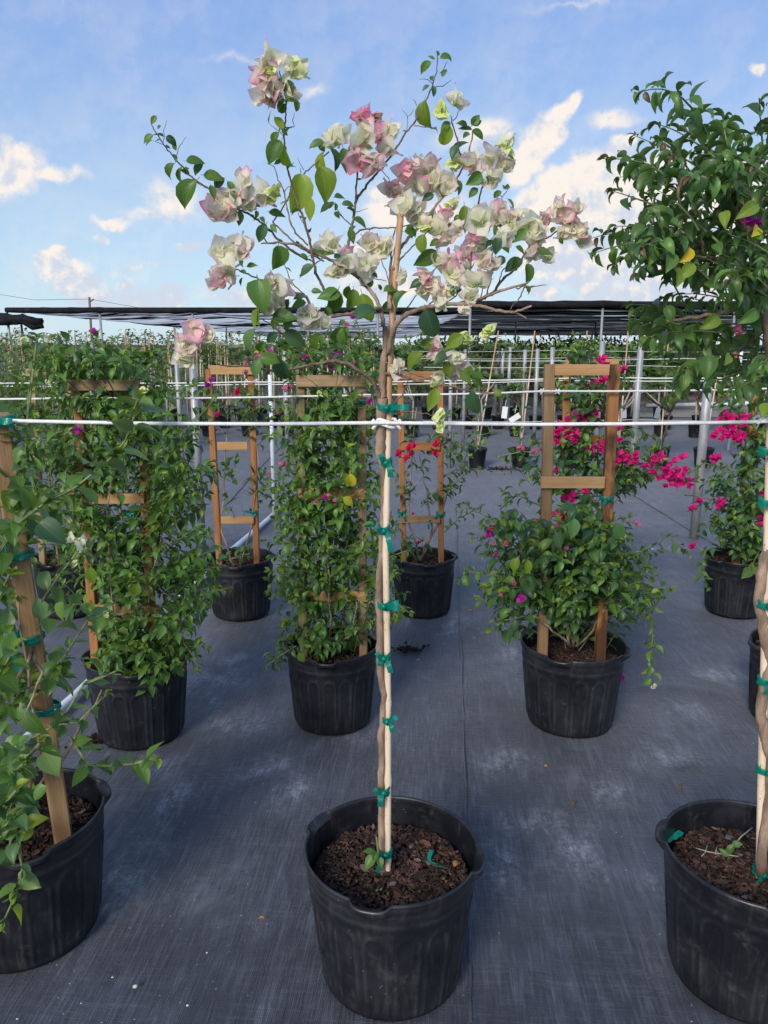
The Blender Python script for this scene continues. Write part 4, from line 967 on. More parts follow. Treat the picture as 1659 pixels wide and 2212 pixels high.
for fr_, pl_, d0, d1, r0, r1 in HB:
    q = [fr_(*p) if fr_ else p for p in pl_]
    seg = [0]
    for i in range(1, len(q)): seg.append(seg[-1]+math.hypot(q[i][0]-q[i-1][0], q[i][1]-q[i-1][1]))
    P = []; Rr = []
    for i in range(len(q)-1):
        k_ = max(1, int((seg[i+1]-seg[i])/6))
        for k in range(k_):
            f_ = (seg[i]+(seg[i+1]-seg[i])*k/k_)/seg[-1]; u = q[i][0]+(q[i+1][0]-q[i][0])*k/k_; v = q[i][1]+(q[i+1][1]-q[i][1])*k/k_
            Y = YS+d0+(d1-d0)*f_; P.append(P2(u, v, Y)+rv(.0007)); HS.append((u, v, Y)); Rr.append((r0+(r1-r0)*f_)*.92/F*Y*(1.22 if k == 0 and i else 1)*random.uniform(.95, 1.06))
    P.append(P2(q[-1][0], q[-1][1], YS+d1)); Rr.append(r1*.7/F*YS); HS.append((q[-1][0], q[-1][1], YS+d1))
    mb = MB(); mb.tube(P, Rr, 7); part(mb, 'branch' if r0 > 1.2 else 'twig', 'bark' if r0 > 3.6 else 'twig', hero)
def hy(u, v): return min(HS, key=lambda s: (s[0]-u)**2+(s[1]-v)**2)[2]
HL = LeafSet(); HF = LeafSet()
def hleaf(f, bx, by, tx, ty, wpx, mat, kind='ovate'):
    u0, v0 = f(bx, by); u1, v1 = f(tx, ty); Y = hy(u0, v0)-.015
    a = P2(u0, v0, Y); ln0 = math.hypot(u1-u0, v1-v0)/F*Y
    b = P2(u1, v1, Y-ln0*random.uniform(-.15, .35)); d = b-a
    s_ = d.length*1.02
    side = random.uniform(-1.1, 1.1); nr = Vector((side, -1.0, .6))+rv(.15)
    HL.add(kind, mat, a, d, nr, s_)
h_, dk_, ye, li = 'leaf_hero', 'leaf_deep', 'leaf_yellow', 'leaf_lime'
L3 = [(190,475,150,520,h_),(170,590,100,628,h_),(215,530,192,550,h_),(250,600,310,638,dk_),(240,655,275,665,dk_),(300,635,300,685,li),(300,760,225,845,h_),(370,745,482,745,h_),(470,765,395,820,dk_),(345,780,300,880,h_),(430,865,292,1015,h_),(475,830,600,850,h_),(600,850,525,908,dk_),(515,890,548,980,h_),(620,868,668,935,h_),
 (950,255,905,262,h_),(950,358,845,405,h_),(965,390,1055,362,h_),(975,375,905,425,h_),(1025,385,1052,450,h_),(965,400,935,470,h_),(980,255,1022,328,h_),(962,268,960,332,h_),(905,480,968,568,li),(955,545,975,600,h_),(930,575,860,640,h_),(940,625,855,755,h_),(958,650,970,812,li),(915,685,905,728,h_),(938,738,900,768,h_),
 (1060,826,1062,1056,li),(1122,970,1116,1112,li),(1205,640,1105,642,h_),(1175,635,1205,692,h_),(1200,690,1172,866,li),(1180,782,1245,985,li),(1240,672,1312,780,dk_),(1315,668,1346,816,h_),(1385,642,1342,708,h_),(1445,655,1500,665,h_),(1530,635,1542,712,li),(1405,675,1412,712,h_),
 (1262,965,1330,952,h_),(1240,998,1176,1056,h_),(1262,1000,1212,1028,h_),(1270,1000,1276,1050,h_),(1310,1005,1385,1000,h_),(1338,1030,1410,1052,h_),(1262,1055,1300,1085,h_),(1380,1088,1462,1138,h_),(1392,1138,1338,1175,h_),(1355,1155,1385,1246,h_),
 (772,995,718,990,h_),(770,1005,822,1018,h_),(690,1018,628,1052,h_),(690,1045,688,1137,h_),(850,1128,788,1236,dk_),(868,1052,970,1072,h_),(880,1128,918,1175,h_),(790,1045,800,1092,h_),(812,1085,850,1110,h_),
 (925,1256,932,1426,'D'),(1125,1312,1292,1248,h_),(1055,1312,1115,1330,h_),(1200,1308,1252,1300,h_),(1262,1330,1302,1300,h_),(1140,1378,1035,1432,dk_),(720,1330,685,1385,h_),(730,1420,692,1402,h_),(735,1380,800,1368,h_),(710,1448,688,1500,h_),
 (800,1462,828,1664,'B'),(792,1640,775,1760,li),(988,1556,912,1550,h_),(988,1580,948,1640,h_),(1082,1558,1010,1568,dk_),(1092,1600,998,1612,h_),(1125,1530,1188,1532,h_),(1300,1548,1155,1552,h_),(1285,1528,1235,1700,h_),(1352,1500,1322,1590,h_),(1378,1520,1370,1650,h_),(1430,1548,1480,1735,li),(1395,1700,1520,1580,dk_),(890,1695,1035,1680,h_),(965,1690,1012,1760,h_),
 (1505,1422,1490,1448,h_),(1500,1478,1448,1506,h_),(1535,1492,1545,1526,h_),(1560,1535,1656,1500,h_)]
W3 = {'D': 105, 'B': 145}
for bx, by, tx, ty, m_ in L3:
    big = m_ in W3; hleaf(c3, bx, by, tx, ty, 0, {'D': h_, 'B': h_}.get(m_, m_), 'heart' if big else 'ovate')
L4 = [(545,125,630,102,h_),(490,150,403,204,h_),(510,132,470,108,h_),(528,112,530,68,h_),(555,235,585,182,h_),(498,262,486,215,h_),(478,290,430,314,dk_),(500,292,512,350,dk_),(452,380,438,567,li),
 (705,540,648,492,h_),(735,530,782,460,h_),(742,530,796,492,dk_),(742,558,810,602,h_),(735,555,652,545,h_),(725,585,665,592,h_),(603,512,540,557,h_),(602,535,550,672,li),(712,635,588,680,dk_),(650,650,600,730,dk_),
 (820,868,758,880,h_),(770,912,716,960,h_),(792,818,714,895,h_),(805,705,838,728,h_),(915,730,1026,722,h_),(820,840,848,885,h_),(650,860,668,948,h_),(610,815,635,838,h_),(510,1040,490,1112,dk_),(505,948,430,978,dk_),(545,935,568,972,h_),
 (935,915,970,880,h_),(912,930,858,962,h_),(930,915,925,885,h_),(950,975,1000,1030,h_),(690,1015,706,1176,li),(668,1080,620,1092,h_),(568,1125,625,1140,h_),(655,1110,628,1142,h_),(620,1165,568,1185,h_),(515,1165,468,1178,h_),(440,1188,428,1312,li),(540,1225,478,1252,h_),(342,1158,395,1202,h_),
 (520,1286,384,1382,h_),(832,1182,752,1205,h_),(945,1105,848,1205,'leaf_soft'),(885,1205,892,1312,dk_),(868,1230,806,1252,dk_),(1058,1155,982,1245,h_),(895,1195,962,1295,h_),(1000,1262,1062,1302,h_),(1110,1288,1232,1298,h_),(1040,1345,925,1402,dk_),(935,1330,866,1372,h_),(1000,1325,985,1405,h_),
 (1242,1148,1198,1175,h_),(1262,1208,1285,1250,h_),(1265,1112,1290,1120,h_),(440,1470,350,1502,dk_),(1068,1365,1096,1484,h_),(1112,1498,1086,1512,dk_),(630,1500,606,1562,h_),(858,1425,802,1442,dk_),(345,1535,228,1602,h_),(270,1600,186,1655,dk_),(142,1420,168,1452,h_),(140,1468,94,1502,h_),(170,1492,198,1528,h_),(330,1170,430,1175,h_),(340,1150,400,1130,h_)]
for bx, by, tx, ty, m_ in L4: hleaf(c4, bx, by, tx, ty, 0, m_)
for bx, by, tx, ty, m_ in [(340,205,258,262,li),(165,285,88,340,li),(213,442,196,532,li),(383,450,396,562,dk_),(292,285,204,322,dk_),(300,322,254,392,li),(352,350,440,388,h_),(380,395,432,425,h_),(182,95,222,232,'leaf_deep'),(505,465,470,440,li),(480,462,520,480,li),(215,222,150,270,h_),(330,360,380,415,h_)]: hleaf(k2, bx, by, tx, ty, 0, m_)
for bx, by, tx, ty, m_ in [(815,130,1012,136,h_),(985,150,868,262,h_),(830,150,822,250,h_),(690,70,668,218,li),(672,240,538,452,'leaf_soft'),(852,285,742,352,dk_),(745,355,648,442,h_),(918,252,1078,408,dk_),(1195,280,1118,432,li),(1435,232,1278,402,h_),(705,498,640,645,'leaf_soft'),(608,480,500,492,h_),(705,485,872,490,h_),(845,480,915,705,dk_),(292,432,192,442,h_),(1395,235,1378,400,h_),(1250,55,1300,160,h_),(950,30,850,130,h_),(1420,180,1330,200,h_)]: hleaf(k8, bx, by, tx, ty, 0, m_)
hleaf(k7, 1090, 130, 1032, 364, 0, li)
for k in range(46):                                    # small leaves and growing points along the thinner branches
    u, v, Y = random.choice([s for s in HS if s[1] < 640 and abs(s[0]-835) > 30])
    d = Vector((random.uniform(-1, 1), random.uniform(-.6, .4), random.uniform(-.6, .8)))
    HL.add('ovate', random.choice([h_, dk_, h_, li]), P2(u, v, Y), d, UP+rv(.4), random.uniform(.009, .024))
BM = {'w': ['bract_cream']*4+['bract_blush'], 'm': ['bract_blush', 'bract_cream', 'bract_cream', 'bract_blush'], 'p': ['bract_pink', 'bract_blush', 'bract_blush'], 'g': ['bract_lime', 'bract_cream'], 'l': ['bract_lime'], 'h': ['bract_pink', 'bract_pink', 'bract_blush']}
def hcl(f, x, y, r, k, size=.051):
    u, v = f(x, y); Y = hy(u, v)-.01
    rw = r*(.3581 if f in (c3, c4) else .5 if f is k2 else .2604)/F*Y
    sz = min(size, rw*1.45+.012)
    cluster(HF, P2(u, v, Y), rw*1.2, BM[k], sz, max(3, int(round(1.9*(rw/sz)**2))+2), 'flower' if k not in 'gl' or r > 60 else 'bud')
for a in [(860,135,62,'m'),(1010,180,68,'g'),(880,205,34,'l'),(830,235,60,'p'),(850,310,78,'m'),(920,290,60,'p'),(1000,340,30,'w'),(1290,560,95,'m'),(1260,610,60,'w'),(1430,480,68,'h'),(1500,500,36,'h'),(1430,590,80,'m'),(1585,575,68,'m'),(1525,590,35,'h'),(1390,720,62,'h'),(1490,735,62,'h'),(1590,660,45,'w'),
  (720,880,72,'p'),(820,945,72,'p'),(620,960,75,'m'),(560,1050,70,'p'),(600,1040,60,'w'),(900,935,48,'g'),(750,1010,48,'w'),(700,960,50,'m'),(690,1240,78,'p'),(700,1290,60,'m'),(580,1310,68,'m'),(600,1390,65,'w'),(560,1475,58,'p'),(640,1450,30,'w'),(1250,1245,72,'w'),(1320,1370,75,'w'),(1345,1320,50,'p'),(1270,1410,45,'g'),(1460,1365,68,'w'),(1475,1225,50,'p'),(1500,1270,45,'w'),(1560,1262,58,'w'),(930,1465,62,'w'),(870,1470,35,'m'),(880,1600,55,'w'),(920,1620,40,'w'),(1110,1675,55,'g'),(1160,1700,50,'w'),(1070,1655,35,'w')]: hcl(c3, *a)
for a in [(645,380,52,'w'),(560,440,42,'l'),(725,755,60,'p'),(780,760,50,'m'),(870,720,62,'w'),(930,650,55,'g'),(935,770,38,'w'),(860,840,38,'w'),(640,760,42,'l'),(385,770,48,'h'),(310,835,52,'p'),(232,908,45,'h'),(460,790,62,'m'),(400,890,72,'w'),(510,865,60,'w'),(590,870,60,'w'),(560,900,45,'w'),(310,985,62,'m'),(270,930,45,'p'),(350,1010,60,'w'),(395,1050,60,'w'),(410,1105,48,'w'),(450,1140,35,'g'),
  (575,1060,34,'h'),(560,1160,55,'m'),(585,1205,52,'p'),(530,1100,36,'m'),(650,1150,38,'m'),(620,1010,34,'g'),(780,1095,66,'m'),(880,1060,66,'w'),(930,1100,50,'w'),(1000,1085,66,'w'),(1090,1130,70,'w'),(1130,1200,58,'w'),(980,1160,48,'g'),(1185,1090,48,'h'),(1245,1040,50,'m'),(1325,1085,52,'p'),(1360,1040,42,'w'),(1400,1160,50,'w'),(1385,1225,46,'w'),(1290,1180,40,'w'),(1340,1130,40,'w'),
  (745,1225,38,'h'),(790,1240,45,'g'),(930,1200,45,'w'),(820,1330,60,'w'),(860,1370,40,'w'),(1100,1300,46,'w'),(1190,1320,42,'w'),(600,1345,50,'p'),(540,1350,50,'m'),(680,1315,42,'h'),(440,1430,48,'h'),(480,1490,58,'p'),(450,1520,40,'m'),(600,1405,62,'w'),(650,1450,50,'w'),(680,1400,45,'w'),(540,1560,60,'w'),(760,1475,62,'w'),(720,1555,45,'w'),(590,1540,40,'w'),(550,1610,30,'w'),(315,1430,26,'w')]: hcl(c4, *a)
hcl(c4, 680, 1645, 28, 'w', .02)
for a in [(190,250,75,'p'),(140,225,40,'h'),(270,310,62,'w'),(90,390,85,'m'),(60,330,50,'m'),(110,490,75,'w'),(50,470,50,'w'),(1110,110,60,'w'),(1130,180,60,'g'),(1240,200,45,'w'),(780,50,60,'m'),(850,30,40,'w')]: hcl(k8, *a)
for a in [(230,255,32,'p'),(215,290,22,'p'),(310,300,30,'w'),(60,340,34,'m'),(340,355,28,'p'),(290,380,26,'m'),(235,385,24,'w'),(455,185,22,'l'),(350,210,16,'g'),(440,205,16,'l'),(245,550,26,'l'),(240,605,16,'l'),(215,420,6,'l')]: hcl(k2, *a)
cluster(HF, P2(*c3(1505, 490), hy(*c3(1505, 490))-.04), .012, ['bract_brown'], .022, 4)
# seedling shoot at the foot
for bx, by, tx, ty in [(660, 600, 592, 590), (665, 615, 588, 705), (690, 625, 706, 705), (680, 600, 650, 660)]:
    f_ = lambda x, y: ((1100+x/1.659)*.54004, (3050+y/1.659)*.54004)
    a = P2(*f_(bx, by), YS-.04); b = P2(*f_(tx, ty), YS-.06); HL.add('ovate', h_, a, b-a, Vector((0, -.5, 1)), (b-a).length*1.05)
mb = MB(); mb.tube([P2(820, 1870, YS-.03), P2(817, 1840, YS-.04), P2(813, 1808, YS-.045)], [.0035, .003, .0025], 6); part(mb, 'sprout', 'twig_green', hero)
HL.finish(hero, 'leaf', 'small_leaves', 290); HF.finish(hero, 'flower', 'small_flowers', 300)

# ================================================================ DARK TREE-SHAPED PLANT AT RIGHT
tree = root('bougainvillea_standard', (P_R[0], P_R[1], .3), 'dark green bougainvillea standard with full leafy crown, trunk at the right edge', 'bougainvillea')
def limb(f, pl_, Y0, Y1, r0, r1, rt, mat='bark', name='branch', n=9, wob=.0015):
    q = [P2(*(f(*p) if f else p), Y0+(Y1-Y0)*i/(len(pl_)-1)) for i, p in enumerate(pl_)]; P = []; Rr = []
    for i in range(len(q)-1):
        for k in range(4): f_ = (i+k/4)/(len(q)-1); P.append(q[i].lerp(q[i+1], k/4)+rv(wob)); Rr.append((r0+(r1-r0)*f_)*random.uniform(.94, 1.08))
    P.append(q[-1]); Rr.append(r1); mb = MB(); mb.tube(P, Rr, n); part(mb, name, mat, rt); return P
limb(None, [(1642, 1885), (1652, 1800), (1662, 1740), (1664, 1640), (1652, 1590), (1643, 1540), (1650, 1480), (1662, 1430), (1652, 1370), (1640, 1300), (1645, 1240), (1658, 1190), (1668, 1120), (1672, 1000), (1672, 860), (1668, 760), (1656, 700), (1654, 660), (1646, 620), (1638, 590)], 1.655, 1.70, .0125, .0115, tree, name='trunk', n=12)
TY = 1.70
limb(c5, [(1110, 1290), (1060, 1242), (900, 1215), (760, 1180), (660, 1135), (560, 1100), (430, 1062)], TY, TY-.12, .0085, .004, tree)
limb(c5, [(1115, 1350), (1050, 1310), (960, 1290), (850, 1250), (700, 1230)], TY, TY+.15, .006, .003, tree)
limb(c5, [(1112, 1290), (1108, 1200), (1080, 1100), (1040, 1010), (1000, 950), (940, 860)], TY, TY-.05, .0105, .005, tree)
limb(c5, [(1120, 1280), (1140, 1210), (1178, 1150), (1240, 1040), (1300, 900)], TY, TY+.1, .0085, .005, tree)
limb(c5, [(790, 1175), (770, 1080), (740, 950), (728, 880)], TY-.06, TY-.1, .0038, .0025, tree)
limb(c5, [(690, 1140), (650, 1000), (636, 850), (642, 700), (656, 615)], TY-.06, TY-.04, .0042, .0022, tree)
limb(c5, [(1165, 1505), (1060, 1495), (900, 1530), (700, 1560), (560, 1580)], TY, TY-.12, .0055, .0025, tree)
limb(c5, [(1178, 1620), (1100, 1680), (1000, 1750), (850, 1780), (700, 1800)], TY, TY+.1, .0045, .002, tree)
TL = LeafSet(); TS = MB()
shts = [((800,430),(385,185)),((900,620),(485,375)),((850,700),(362,445)),((560,700),(182,588)),((640,800),(270,700)),((560,900),(232,785)),((600,1060),(92,1075)),((620,1010),(250,1000)),((600,1100),(125,1160)),((640,1150),(235,1240)),((760,760),(590,565)),((950,560),(905,330)),((1000,700),(820,520)),((1150,560),(1125,240)),((1178,800),(1035,480)),((1240,500),(1210,230)),
 ((900,900),(700,700)),((700,950),(450,820)),((820,880),(560,640)),((760,1100),(480,930)),((1000,950),(850,700)),((880,1100),(640,880)),((1000,900),(960,600)),((1090,1000),(1000,780)),((1200,900),(1100,640)),((1200,1000),(1150,800)),((900,1180),(760,980)),((700,1170),(400,1130)),((560,1110),(300,1100)),
 ((800,1190),(560,1180)),((1000,1200),(820,1120)),((1100,1150),(960,1080)),((640,1200),(380,1290)),((760,1230),(560,1310)),((850,1250),(700,1340)),((950,1280),(820,1360)),((1050,1300),(950,1330)),((1150,1320),(1080,1360)),((600,1140),(300,1200)),((1230,1200),(1180,1050)),((1250,1300),(1150,1260)),((1250,700),(1230,420)),((720,700),(520,480)),((840,560),(700,330)),((700,850),(360,640)),((980,780),(780,600)),((1240,620),(1178,360))]
for a, b in shts:
    Ya = TY+random.uniform(-.15, .15); Yb = TY+random.uniform(-.30, .25)
    shoot(TL, TS, P2(*c5(*a), Ya), P2(*c5(*b), Yb), .047, 'sickle', ('leaf_dark', 'leaf_dark', 'leaf_dark', 'leaf_dark', 'leaf_bush'), arch=.10, droop=.12, spread=.78, r0=.0026, young='leaf_rust', yp=.22, gap=.78, start=.05)
crownP = [c5(*p) for p in [(400, 700), (560, 520), (800, 480), (1000, 560), (1230, 420), (1260, 1300), (1000, 1320), (700, 1260), (380, 1180), (200, 1080), (380, 900)]]
for k in range(34):
    u, v = sample(crownP); Y = TY+random.uniform(-.26, .30); b = P2(u, v, Y); a = b+Vector((random.uniform(.06, .2), random.uniform(-.05, .05), -random.uniform(.03, .12)))
    shoot(TL, TS, a, b, .048, 'sickle', ('leaf_dark', 'leaf_dark', 'leaf_bush'), arch=.12, droop=.3, spread=.9, young=None, gap=.8)
lowsh = [((1050,1500),(600,1420)),((700,1560),(335,1480)),((650,1600),(330,1590)),((900,1650),(370,1700)),((1000,1700),(600,1780)),((1050,1800),(640,1900)),((950,1800),(570,2040)),((1178,1450),(1040,1400)),((1200,1600),(1000,1560)),((900,1540),(700,1440)),((1100,1500),(900,1430)),((800,1590),(500,1640)),((1000,1600),(760,1650)),((1150,1700),(900,1720)),((1178,1800),(860,1880)),((1200,1900),(980,2000)),((1230,2000),(1090,2080)),((1230,1700),(1100,1800)),((760,1800),(640,2010)),((1240,1500),(1120,1560)),((860,1700),(660,1720)),((1100,1900),(800,1990)),((560,1600),(420,1540)),((1240,1850),(1120,1900))]
for a, b in lowsh:
    Ya = TY+random.uniform(-.1, .15); Yb = TY+random.uniform(-.25, .3)
    shoot(TL, TS, P2(*c5(*a), Ya), P2(*c5(*b), Yb), .048, 'lance', ('leaf_bush', 'leaf_dark', 'leaf_bush', 'leaf_dark', 'leaf_hero'), arch=.10, droop=.55, spread=.8, r0=.0024, young='leaf_hero', yp=.3, gap=.78)
for bx, by, tx, ty, m_ in [(430,1000,318,1038,'leaf_soft'),(440,1010,438,1110,'leaf_soft'),(700,1135,700,1245,'leaf_yellow'),(470,1110,480,1285,'leaf_lime'),(500,1140,590,1130,'leaf_hero'),(600,1165,555,1310,'leaf_hero'),(720,1230,618,1340,'leaf_lime'),(640,1260,640,1400,'leaf_lime'),(560,1000,470,780,'leaf_hero'),(740,790,670,800,'leaf_bush'),(915,910,905,1010,'leaf_lime'),(1110,870,975,935,'leaf_lime'),(850,1110,920,1160,'leaf_hero'),(870,1550,780,1650,'leaf_lime'),(1110,1520,1000,1600,'leaf_hero'),(560,1490,620,1600,'leaf_hero'),(820,1790,810,1990,'leaf_hero'),(660,1910,690,2030,'leaf_hero'),(1120,1010,1090,1060,'leaf_yellow'),(940,1780,920,1880,'leaf_lime'),(1178,2080,1120,2180,'leaf_lime'),(1080,1050,1178,1050,'leaf_hero')]:
    a = P2(*c5(bx, by), TY-.2); b = P2(*c5(tx, ty), TY-.24); TL.add('ovate', m_, a, b-a, Vector((random.uniform(-1, 1), -1, .6)), (b-a).length*.68)
part(TS, 'shoots', 'twig_green', tree)['kind'] = 'stuff'
TF = LeafSet()
for u, v, r in [(1100, 840, .018), (1060, 960, .012), (1110, 985, .014), (990, 1640, .01), (1060, 890, .012)]: cluster(TF, P2(*c5(u, v), TY-.12), r, ['bract_magenta', 'bract_rose'], .018, 4, 'bud')
TL.finish(tree, 'leaf', 'leaves'); TF.finish(tree, 'flower', 'f')

# ================================================================ BUSHES
def bush(name, label, xy, Yc, polys, nsh, depth, kind, mats, size, base_v, stems, young='leaf_lime', arch=.15, droop=.25, gap=1.0, ln=(.10, .24), axisu=None, extra=(), rad=.004, group=None, cat='bougainvillea', yp=.5):
    rt = root(name, (xy[0], xy[1], .3), label, cat, group); L = LeafSet(); S = MB()
    for pl_ in stems:                                   # main stems, (u, v, dY)
        P = []; m_ = len(pl_)
        for i in range(m_-1):
            a = P2(pl_[i][0], pl_[i][1], Yc+pl_[i][2]); b = P2(pl_[i+1][0], pl_[i+1][1], Yc+pl_[i+1][2])
            for k in range(4): P.append(a.lerp(b, k/4)+rv(.004))
        P.append(b); mb = MB(); mb.tube(P, [rad*(1-.65*i/len(P)) for i in range(len(P))], 7); part(mb, 'stem', 'bark', rt)
    ax = axisu or (lambda v: sum(p[0] for p in polys[0])/len(polys[0]))
    tot = sum(w_ for w_ in nsh)
    for poly, n in zip(polys, nsh):
        for k in range(n):
            u, v = sample(poly); dz = random.uniform(-1, .8)*depth
            if random.random() < .17: u += (1 if u > ax(v) else -1)*random.uniform(15, 45); v -= random.uniform(-15, 25)
            b = P2(u, v, Yc+dz)
            l_ = random.uniform(*ln); uc = ax(v); sgn = (uc-u)
            c_ = P2(uc, v, Yc); dirx = (c_-b); dirx.z = 0
            if dirx.length > .02: dirx = dirx.normalized()*min(l_, dirx.length)
            a = b+dirx*.8-UP*l_*random.uniform(.2, .8)
            shoot(L, S, a, b, size*random.uniform(.85, 1.12), kind, mats, arch=arch, droop=droop, spread=.95, r0=.0020, young=young, gap=gap, yp=yp)
    for (pts_, sz, kd, mt, gp_) in extra:               # traced shoots [(u, v, dY) ...]
        Q = [P2(u, v, Yc+d_) for u, v, d_ in pts_]
        if len(Q) > 2:
            S.tube([Q[0]]+[Q[i].lerp(Q[i+1], f_) for i in range(len(Q)-1) for f_ in (.5, 1)], .0026, 5)
        for i in range(len(Q)-1):
            shoot(L, S, Q[i], Q[i+1], sz, kd, mt, arch=.02, droop=.15, young=young if i == len(Q)-2 else None, gap=gp_, start=.02)
    part(S, 'shoots', 'twig_green', rt)['kind'] = 'stuff'
    return rt, L
def flowers(rt, lst, Yc, limit=200):
    Fs = LeafSet()
    for u, v, r, mt, dY in lst:
        Y = Yc+dY; rw = r/F*Y; sz = min(.042, rw*1.15+.008)
        cluster(Fs, P2(u, v, Y), rw, mt if isinstance(mt, list) else [mt], sz, max(2, int(round(1.7*(rw/sz)**2))+1), 'flower' if sz > .02 else 'bud')
    Fs.finish(rt, 'flower', 'small_flowers', limit)
CLEAR += [(634, 796, 804, 844, 2.6, 3.0, .95), (772, 796, 840, 1400, 2.7, 3.02, .6), (640, 665, 840, 900, 2.7, 3.02, .7), (645, 795, 1054, 1080, 2.7, 3.0, .6), (650, 795, 1276, 1302, 2.7, 3.0, .6),
 (140, 312, 808, 854, 1.9, 2.92, .96), (190, 312, 1064, 1090, 2.5, 2.9, .6), (200, 343, 1304, 1330, 2.5, 2.9, .5), (300, 330, 1000, 1390, 2.5, 2.92, .5), (190, 212, 1300, 1390, 2.5, 2.92, .6),
 (1168, 1200, 787, 1110, 2.5, 3.0, .8), (1296, 1340, 787, 1130, 2.5, 3.0, .8), (1168, 1305, 1028, 1056, 2.5, 3.0, .7), (1160, 1195, 1130, 1400, 2.5, 3.0, .25), (1285, 1318, 1130, 1400, 2.5, 3.0, .2)]
bm = ('leaf_bush', 'leaf_bush', 'leaf_bush', 'leaf_dark', 'leaf_hero')
# D: dense bush left of the stake
D, DL = bush('bougainvillea_bush', 'dense upright green bougainvillea with pinkish buds filling its trellis left of the bamboo stake', (Dx, Dy), 3.0,
 [[(600, 850), (660, 825), (780, 840), (812, 900), (818, 1000), (830, 1100), (850, 1180), (870, 1260), (890, 1330), (850, 1345), (800, 1340), (780, 1390), (700, 1410), (620, 1405), (575, 1428), (592, 1370), (610, 1320), (575, 1250), (600, 1180), (585, 1100), (605, 1000), (590, 900)],
  [(575, 800), (640, 740), (720, 705), (790, 700), (830, 740), (830, 830), (760, 850), (600, 850)]], [330, 34], .19, 'lance', bm, .057, 1400,
 [[(690, 1405, 0), (670, 1250, .0), (655, 1050, .05), (640, 880, 0)], [(735, 1405, .02), (760, 1200, .05), (745, 1000, 0), (740, 820, 0)], [(715, 1410, -.05), (710, 1250, -.1), (700, 1100, -.05)], [(765, 1405, -.02), (800, 1300, -.1), (850, 1320, -.1)], [(700, 1410, -.05), (760, 1370, -.14), (770, 1300, -.16)]],
 axisu=lambda v: 715, gap=.72, extra=[([(640, 1395, -.12), (600, 1420, -.15), (575, 1440, -.17)], .05, 'lance', ('leaf_dark',), 1.2), ([(770, 830, 0), (790, 760, .05), (772, 700, .05)], .04, 'lance', bm, 1), ([(640, 850, 0), (600, 780, 0), (560, 745, 0)], .04, 'lance', bm, 1), ([(700, 840, 0), (670, 770, 0), (655, 735, 0)], .04, 'lance', bm, 1),
  ([(800, 1230, -.1), (850, 1200, -.15), (880, 1190, -.15)], .045, 'lance', bm, 1), ([(810, 1330, -.1), (850, 1300, -.15), (885, 1325, -.15)], .045, 'lance', bm, 1)])
for u, v, s_, (tx, ty) in [(756, 1023, .07, (.1, -1)), (733, 1035, .075, (.3, -1)), (742, 1075, .05, (.6, -.4)), (645, 1410, .05, (.5, -1))]:
    DL.add('ovate', 'leaf_yellow' if v < 1100 else 'leaf_lime', P2(u, v, 2.8), Vector((tx, -.1, ty)), Vector((.2, -1, .3)), s_)
DL.finish(D, 'leaf', 'leaves')
rose = ['bract_rose', 'bract_magenta']
flowers(D, [(*k8(790, 430), 8, 'bract_magenta', 0), (*k8(690, 460), 7, 'bract_rose', 0), (*k8(1075, 470), 7, 'bract_magenta', 0), (*k8(1350, 462), 9, 'bract_magenta', -.02), (*k8(1300, 545), 9, 'bract_magenta', -.05), (*k8(1500, 525), 8, 'bract_magenta', -.05), (*k8(1480, 130), 6, 'bract_magenta', 0), (*k8(1420, 200), 7, rose, 0), (*k8(1465, 625), 9, rose, -.05), (*k8(1615, 840), 9, 'bract_magenta', -.15), (*k8(920, 735), 9, 'bract_rose', -.1), (*k8(940, 720), 6, 'bract_rose', -.1), (*k8(890, 1362), 9, 'bract_rose', -.2), (*k8(780, 1445), 4, 'bract_rose', -.1),
  (703, 1073, 9, rose, -.22), (724, 1078, 6, 'bract_rose', -.2), (682, 1084, 6, 'bract_rose', -.2), (*k8(585, 520), 6, 'bract_rose', 0), (*k8(580, 600), 6, 'bract_rose', 0), (*k8(260, 700), 8, rose, .1), (*k8(305, 665), 7, 'bract_magenta', .1), (*k8(1190, 775), 6, 'bract_lime', -.1), (*k8(1040, 905), 6, 'bract_lime', -.12)], 3.0)
